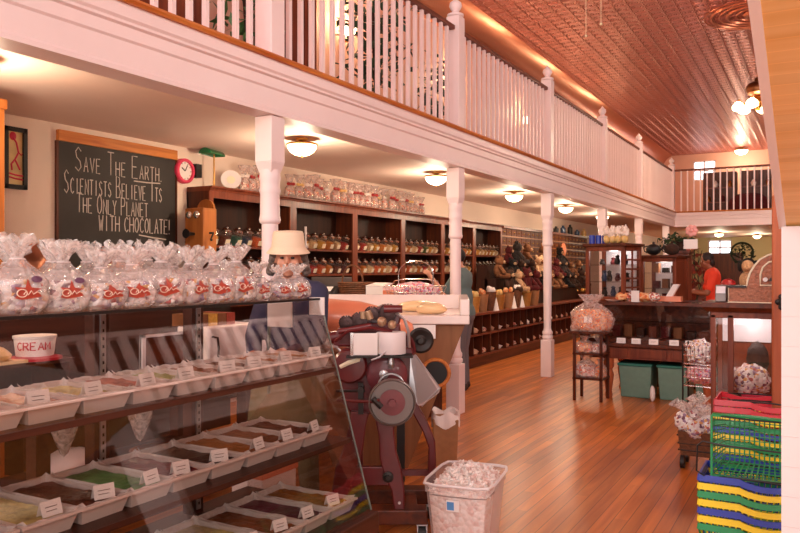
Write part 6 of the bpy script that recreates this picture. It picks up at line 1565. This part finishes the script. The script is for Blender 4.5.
# the carved register
q_ = .00655
t = thing('cash_register', 'carved copper-coloured old cash register outlined in cream on the red cabinet', 'cash register', (-.36, 5.32, 1.28))
pr = [(732, 301), (732, 286), (748, 285), (749, 279), (751, 272), (755, 265), (760, 259), (767, 255), (775, 253), (788, 253), (788, 301)]
F = lambda u, v, y=0: ((u - 755) * q_, y, (301 - v) * q_)
pm('register_metal', (152, 92, 66), .45, .3, var=.35, scale=60, bump=.5, bscale=50)
MB().prism([F(u, v, -.1) for u, v in pr], (0, .24, 0)).build('casing', 'register_metal', t)
MB().tube([F(u, v, -.103) for u, v in pr], .0065, 6, True).build('raised_border', 'cream', t, smooth=True)
MB().tube([F(u, v, -.106) for u, v in ((760, 284), (760, 274), (762, 267), (767, 262), (775, 260), (784, 260), (784, 284))], .006, 6, True).build('inner_border', 'cream', t, smooth=True)
MB().prism([F(u, v, -.106) for u, v in ((761, 283), (761, 274), (763, 268), (768, 263), (775, 261), (783, 261), (783, 283))], (0, .01, 0)).build('key_panel', 'register_metal', t)
mb = MB()
for i in range(4): mb.cyl(F(764.5 + i * 5, 278.5, -.13), F(764.5 + i * 5, 278.5, -.10), .014 if i == 0 else .011, n=12); mb.cur = 1
mb.build('keys', ['paper', 'black'], t)
MB().box(F(731, 0)[0], F(748, 0)[0], -.12, .1, F(0, 286.5)[2], F(0, 284.5)[2]).build('marble_ledge', 'black', t)
t = thing('card_reader', 'grey upright card reader standing beside the carved register', 'card reader', (-.565, 5.33, 1.28))
mb = MB(); mb.prism([(-.035, -.05, 0), (-.035, .03, 0), (-.035, .05, .11), (-.035, -.02, .11)], (.07, 0, 0)); mb.build('casing', 'grey_ring', t, bevel=.006)
MB().prism([(-.028, -.043, .055), (-.028, -.0285, .1), (-.028, -.0315, .1), (-.028, -.046, .055)], (.056, 0, 0)).build('screen', 'steel', t)
# wooden post with an iron knob
t = thing('wooden_post', 'orange-brown wooden post with a dark iron knob beside the white boarded wall', 'post', (-.19, 5.0, 0))
MB().box(-.06, .06, -.05, .05, 0, 1.93).build('shaft', 'post_wood', t, bevel=.01)
mb = MB(); mb.ball((.01, -.065, 1.30), (.035, .03, .035), 12, 8)
for q in range(6): a_ = q * PI / 3; mb.ball((.01 + .035 * math.cos(a_), -.06, 1.30 + .035 * math.sin(a_)), (.018, .016, .018), 8, 6)
mb.build('iron_knob', 'black', t, smooth=True)
# nested shopping baskets
def make_basket(col):
    t = thing('shopping_basket', 'x', 'shopping basket', (0, 0, 0)); m_ = 'plastic_' + col
    W, D, H = .225, .155, .22; w0, d0 = .185, .12
    mb = MB(); ns = 24
    def band(p, q, wave):
        p, q = Vector(p), Vector(q); nrm = (q - p).cross(Vector((0, 0, 1))).normalized(); vs = []
        for i in range(ns + 1):
            s = i / ns; b_ = max(0, math.sin((s - .42) / .5 * PI)) if (wave and .42 < s < .92) else 0
            c = p.lerp(q, s); zt = H - .024 * b_ ** .7; zb = H - .031 - .020 * b_ ** .7
            vs += [c + nrm * .006 + Vector((0, 0, zt)), c + nrm * .010 + Vector((0, 0, zb)), c - nrm * .004 + Vector((0, 0, zb)), c - nrm * .004 + Vector((0, 0, zt))]
        fs = []
        for i in range(ns):
            for k in range(4): fs.append((i * 4 + k, i * 4 + (k + 1) % 4, i * 4 + 4 + (k + 1) % 4, i * 4 + 4 + k))
        fs += [(3, 2, 1, 0), (ns * 4, ns * 4 + 1, ns * 4 + 2, ns * 4 + 3)]; mb.add(vs, fs)
    band((-W, -D, 0), (W, -D, 0), True); band((W, -D, 0), (W, D, 0), False); band((W, D, 0), (-W, D, 0), True); band((-W, D, 0), (-W, -D, 0), False)
    mb.build('rim', m_, t)
    mb = MB()
    def bars(p0, q0, p1, q1, n, m):
        p0, q0, p1, q1 = map(Vector, (p0, q0, p1, q1))
        for i in range(n + 1): s = i / n; mb.bar(p0.lerp(q0, s), p1.lerp(q1, s), .007, .004)
        for j in range(m + 1): s = j / m; mb.bar(p0.lerp(p1, s), q0.lerp(q1, s), .004, .006)
    z = H - .03; c0 = [(-w0, -d0, 0), (w0, -d0, 0), (w0, d0, 0), (-w0, d0, 0)]; c1_ = [(-W, -D, z), (W, -D, z), (W, D, z), (-W, D, z)]
    for k, n in ((0, 16), (1, 11), (2, 16), (3, 11)): bars(c0[k], c0[(k + 1) % 4], c1_[k], c1_[(k + 1) % 4], n, 5)
    for i in range(1, 16): x = -w0 + 2 * w0 * i / 16; mb.bar((x, -d0, 0), (x, d0, 0), .007, .004)
    for j in range(1, 10): y = -d0 + 2 * d0 * j / 10; mb.bar((-w0, y, 0), (w0, y, 0), .004, .007)
    mb.build('lattice_body', m_, t)
    return t
def handle(t, up):
    for s in (-1, 1):
        mb = MB(); z0 = .20
        pts = [(-.21, s * .16, z0), (-.20, s * (.155 if not up else .11), z0 + (.012 if not up else .05)), (-.07, s * (.15 if not up else .07), z0 + (.02 if not up else .09)), (.07, s * (.15 if not up else .07), z0 + (.02 if not up else .09)), (.20, s * (.155 if not up else .11), z0 + (.012 if not up else .05)), (.21, s * .16, z0)]
        mb.tube(pts, .0045, 6); mb.build('wire_handle', 'black', t, smooth=True)
bk = {c: make_basket(c) for c in ('blue', 'yellow', 'green', 'red')}
for c in bk: handle(bk[c], False)
usedb = set()
def put_basket(col, loc, lab, grp, rot=None):
    if col not in usedb: usedb.add(col); o = place(bk[col], loc, 0, lab); o['group'] = grp
    else: o = dup(bk[col], loc, 0, lab, grp)
    if rot: o.rotation_euler = rot
    return o
front = ['blue', 'yellow', 'green', 'yellow', 'blue', 'yellow', 'green']
g1, g2 = 'front stack of shopping baskets', 'rear stack of shopping baskets'
tot = len(front); ccnt = {}
for i, col in enumerate(front):
    ccnt[col] = ccnt.get(col, -1) + 1
    put_basket(col, (-.303, 4.155, .250 - i * .0405), '%s shopping basket, %s from the top of the nearer nested stack' % (col, od(i)), g1)
rear = ['red', 'red', 'yellow', 'green', 'blue', 'yellow', 'green', 'yellow', 'blue', 'green', 'yellow', 'blue', 'red']
for i, col in enumerate(rear):
    put_basket(col, (-.305, 4.82, .522 - i * .0385), '%s shopping basket, %s from the top of the rear stack' % (col, od(i)), g2)
b = dup(bk['green'], (-.245, 4.22, .468 + .148), 0, 'green shopping basket tipped on its side on the nearer stack, showing its lattice', 'shopping baskets')
mb = MB(); mb.tube([(-.50, 3.965, .475), (-.535, 3.955, .50), (-.53, 3.95, .63), (-.505, 3.945, .655), (-.40, 3.94, .645), (-.10, 3.935, .64), (-.02, 3.935, .60)], .0045, 6)
o_ = mb.build('loose_handle', 'black', None, smooth=True); mw_ = Matrix.Translation((-.245, 4.22, .625)) @ Matrix.Rotation(R(90), 4, 'X'); o_.parent = b; o_.matrix_parent_inverse = mw_.inverted()
b.rotation_euler = (R(90), 0, 0); b.scale = (1, .97, .95)

# ================================================================== FAR ROOM AND UPPER FLOOR FURNISHINGS
t = thing('back_counter', 'far sales counter beyond the red-shirted person', 'counter', (-1.6, 17, 0))
MB().box(-2.9, -.3, 16.6, 17.3, 0, 1.0).build('body', 'dark_wood_long', t, world=True); MB().box(-2.95, -.25, 16.55, 17.35, 1.0, 1.04).build('top', 'ply_wood', t, world=True)
a = at(748, 285, Y=16.9)
t = thing('plush_dog', 'large black and white plush dog sitting on the far counter', 'plush toy', (a.x, 16.9, 1.04))
mb = MB(); mb.ball((0, 0, .2), (.17, .15, .21), 16, 10); mb.ball((.0, -.06, .5), (.12, .12, .13), 16, 10); mb.build('body', 'plush_cream', t, smooth=True)
MB().ball((0, -.0, .54), (.14, .13, .13), 14, 9).build('dark_head_patch', 'plush_black', t, smooth=True)
for s in (-1, 1): MB().ball((s * .15, -.02, .5), (.05, .05, .12), 10, 8).build('ear', 'plush_black', t, smooth=True)
MB().ball((0, -.17, .46), (.07, .07, .05), 12, 8).build('muzzle', 'plush_cream', t, smooth=True)
a = at(723, 276, Y=16.9)
tag(MB().ball((a.x + .1, 16.9, 1.04 + .12), (.15, .1, .12), 16, 10, flat=-.115).build('red_bag', 'bow_red', smooth=True), 'shiny red handbag shape on the far counter beside the red shirt', 'bag')
a = at(722, 261, Y=32.6)
t = thing('wall_cabinet', 'dark brown cabinet against the far wall below the bright window', 'cabinet', (a.x, 32.7, .0)); MB().box(-.7, .7, -.25, .2, 0, 2.1).build('carcass', 'dark_wood', t); MB().box(-.66, .66, -.27, -.25, .9, 2.05).build('door', 'dark_wood', t)
a = at(741, 258, Y=24)
t = thing('dried_wreath', 'dried wreath hanging in the far room above the plush dog', 'wreath', (a.x, 24.3, 1.5)); foliage(MB().torus((0, 0, .45), .3, .03, 1), (0, 0, .45), (.36, .08, .36), 90, .14, 5).build('leaves', 'leaf_dark', t)
MB().box(-.03, .03, .05, .11, -1.5, .45).build('stand_pole', 'dark_wood', t); MB().box(-.2, .2, -.1, .26, -1.5, -1.46).build('stand_foot', 'dark_wood', t)
# rear gallery: dark book cases behind the balusters
for i, (x0, x1) in enumerate(((-2.85, -2.0), (-1.9, -1.15), (-.9, .1))):
    t = thing('book_case', ['dark wooden case behind the first rear gallery balusters', 'dark wooden case in the middle behind the rear gallery balusters', 'dark wooden case behind the last rear gallery balusters'][i], 'cabinet', ((x0 + x1) / 2, 22.6, ZT - .02), group='dark cases on the rear gallery')
    MB().box(x0, x1, 22.4, 22.8, ZT - .02, 4.15).build('carcass', 'dark_wood', t, world=True)
    for z in (3.3, 3.7): MB().box(x0 + .05, x1 - .05, 22.36, 22.4, z, z + .03).build('ledge', 'red_wood', t, world=True)
    for k in range(4): MB().lathe([(.05, 0), (.07, .08), (.03, .16), (.0, .18)], (x0 + .15 + k * .18, 22.37, 3.33 + .4 * (k % 2)), n=10).build('ornament', ['brass', 'bow_white', 'plush_dark_red', 'brass'][k], t, smooth=True, world=True)
tag(MB().ball((-1.6, 21.3, ZT + .25), (.5, .25, .27), 16, 10, .1, flat=-.26).build('armchair_cushion', 'plush_dark_red', smooth=True), 'dark red cushion behind the rear gallery balusters', 'cushion')
# side gallery: trees, armoire, chest
def tree(lab, x, y, h, r, leafmat, seed, n=260):
    t = thing('artificial_tree', lab, 'tree', (x, y, ZT - .02), group='artificial trees on the gallery')
    MB().lathe([(.16, 0), (.2, .3), (.21, .32), (0, .3)], n=16).build('pot', 'plush_brown', t, smooth=True)
    mb = MB(); mb.tube([(0, 0, .28), (.03, .02, h * .4), (-.02, 0, h * .75)], .03, 8); mb.build('trunk', 'plush_brown', t, smooth=True)
    foliage(MB(), (0, 0, .55 + (h - .55) / 2), (r, r, (h - .5) / 2), n, .17, seed).build('foliage', leafmat, t)
tree('green leafy tree behind the balusters above the chalkboard', -5.0, 5.75, 2.4, .42, 'leaf_green', 1)
tree('tall dark leafy tree behind the balusters near the bright sconce', -4.95, 8.15, 2.5, .5, 'leaf_dark', 2, 340)
tree('slim dark tree behind the balusters over the marble counter', -5.15, 10.3, 1.9, .28, 'leaf_dark', 4, 160)
t = thing('armoire', 'dark red-brown armoire behind the gallery balusters', 'wardrobe', (-5.45, 7.0, ZT - .02)); MB().box(-.25, .25, -.26, .26, .1, 1.95).build('carcass', 'dark_wood', t, bevel=.008); MB().box(-.28, .28, -.3, .3, 1.95, 2.02).build('cornice', 'dark_wood', t, bevel=.01)
for s in (-1, 1): MB().box(.25, .265, s * .13 - .115, s * .13 + .115, .16, 1.88).build('door', 'red_wood', t, bevel=.004)
for s in (-1, 1):
    for q in (-1, 1): MB().box(s * .22 - .03, s * .22 + .03, q * .22 - .03, q * .22 + .03, 0, .1).build('foot', 'dark_wood', t)
t = thing('wooden_chest', 'dark wooden chest of drawers at the near end of the gallery', 'chest', (-5.3, 4.75, ZT - .02)); MB().box(-.25, .25, -.5, .5, .06, 1.2).build('carcass', 'dark_wood', t, bevel=.006); MB().box(-.28, .28, -.53, .53, 1.2, 1.24).build('top', 'red_wood', t, bevel=.006)
for k in range(3): MB().box(.25, .262, -.46, .46, .12 + k * .36, .44 + k * .36).build('drawer', 'red_wood', t, bevel=.004)
MB().box(-.24, .24, -.48, .48, 0, .06).build('plinth', 'dark_wood', t)
S.view_settings.exposure = -0.07
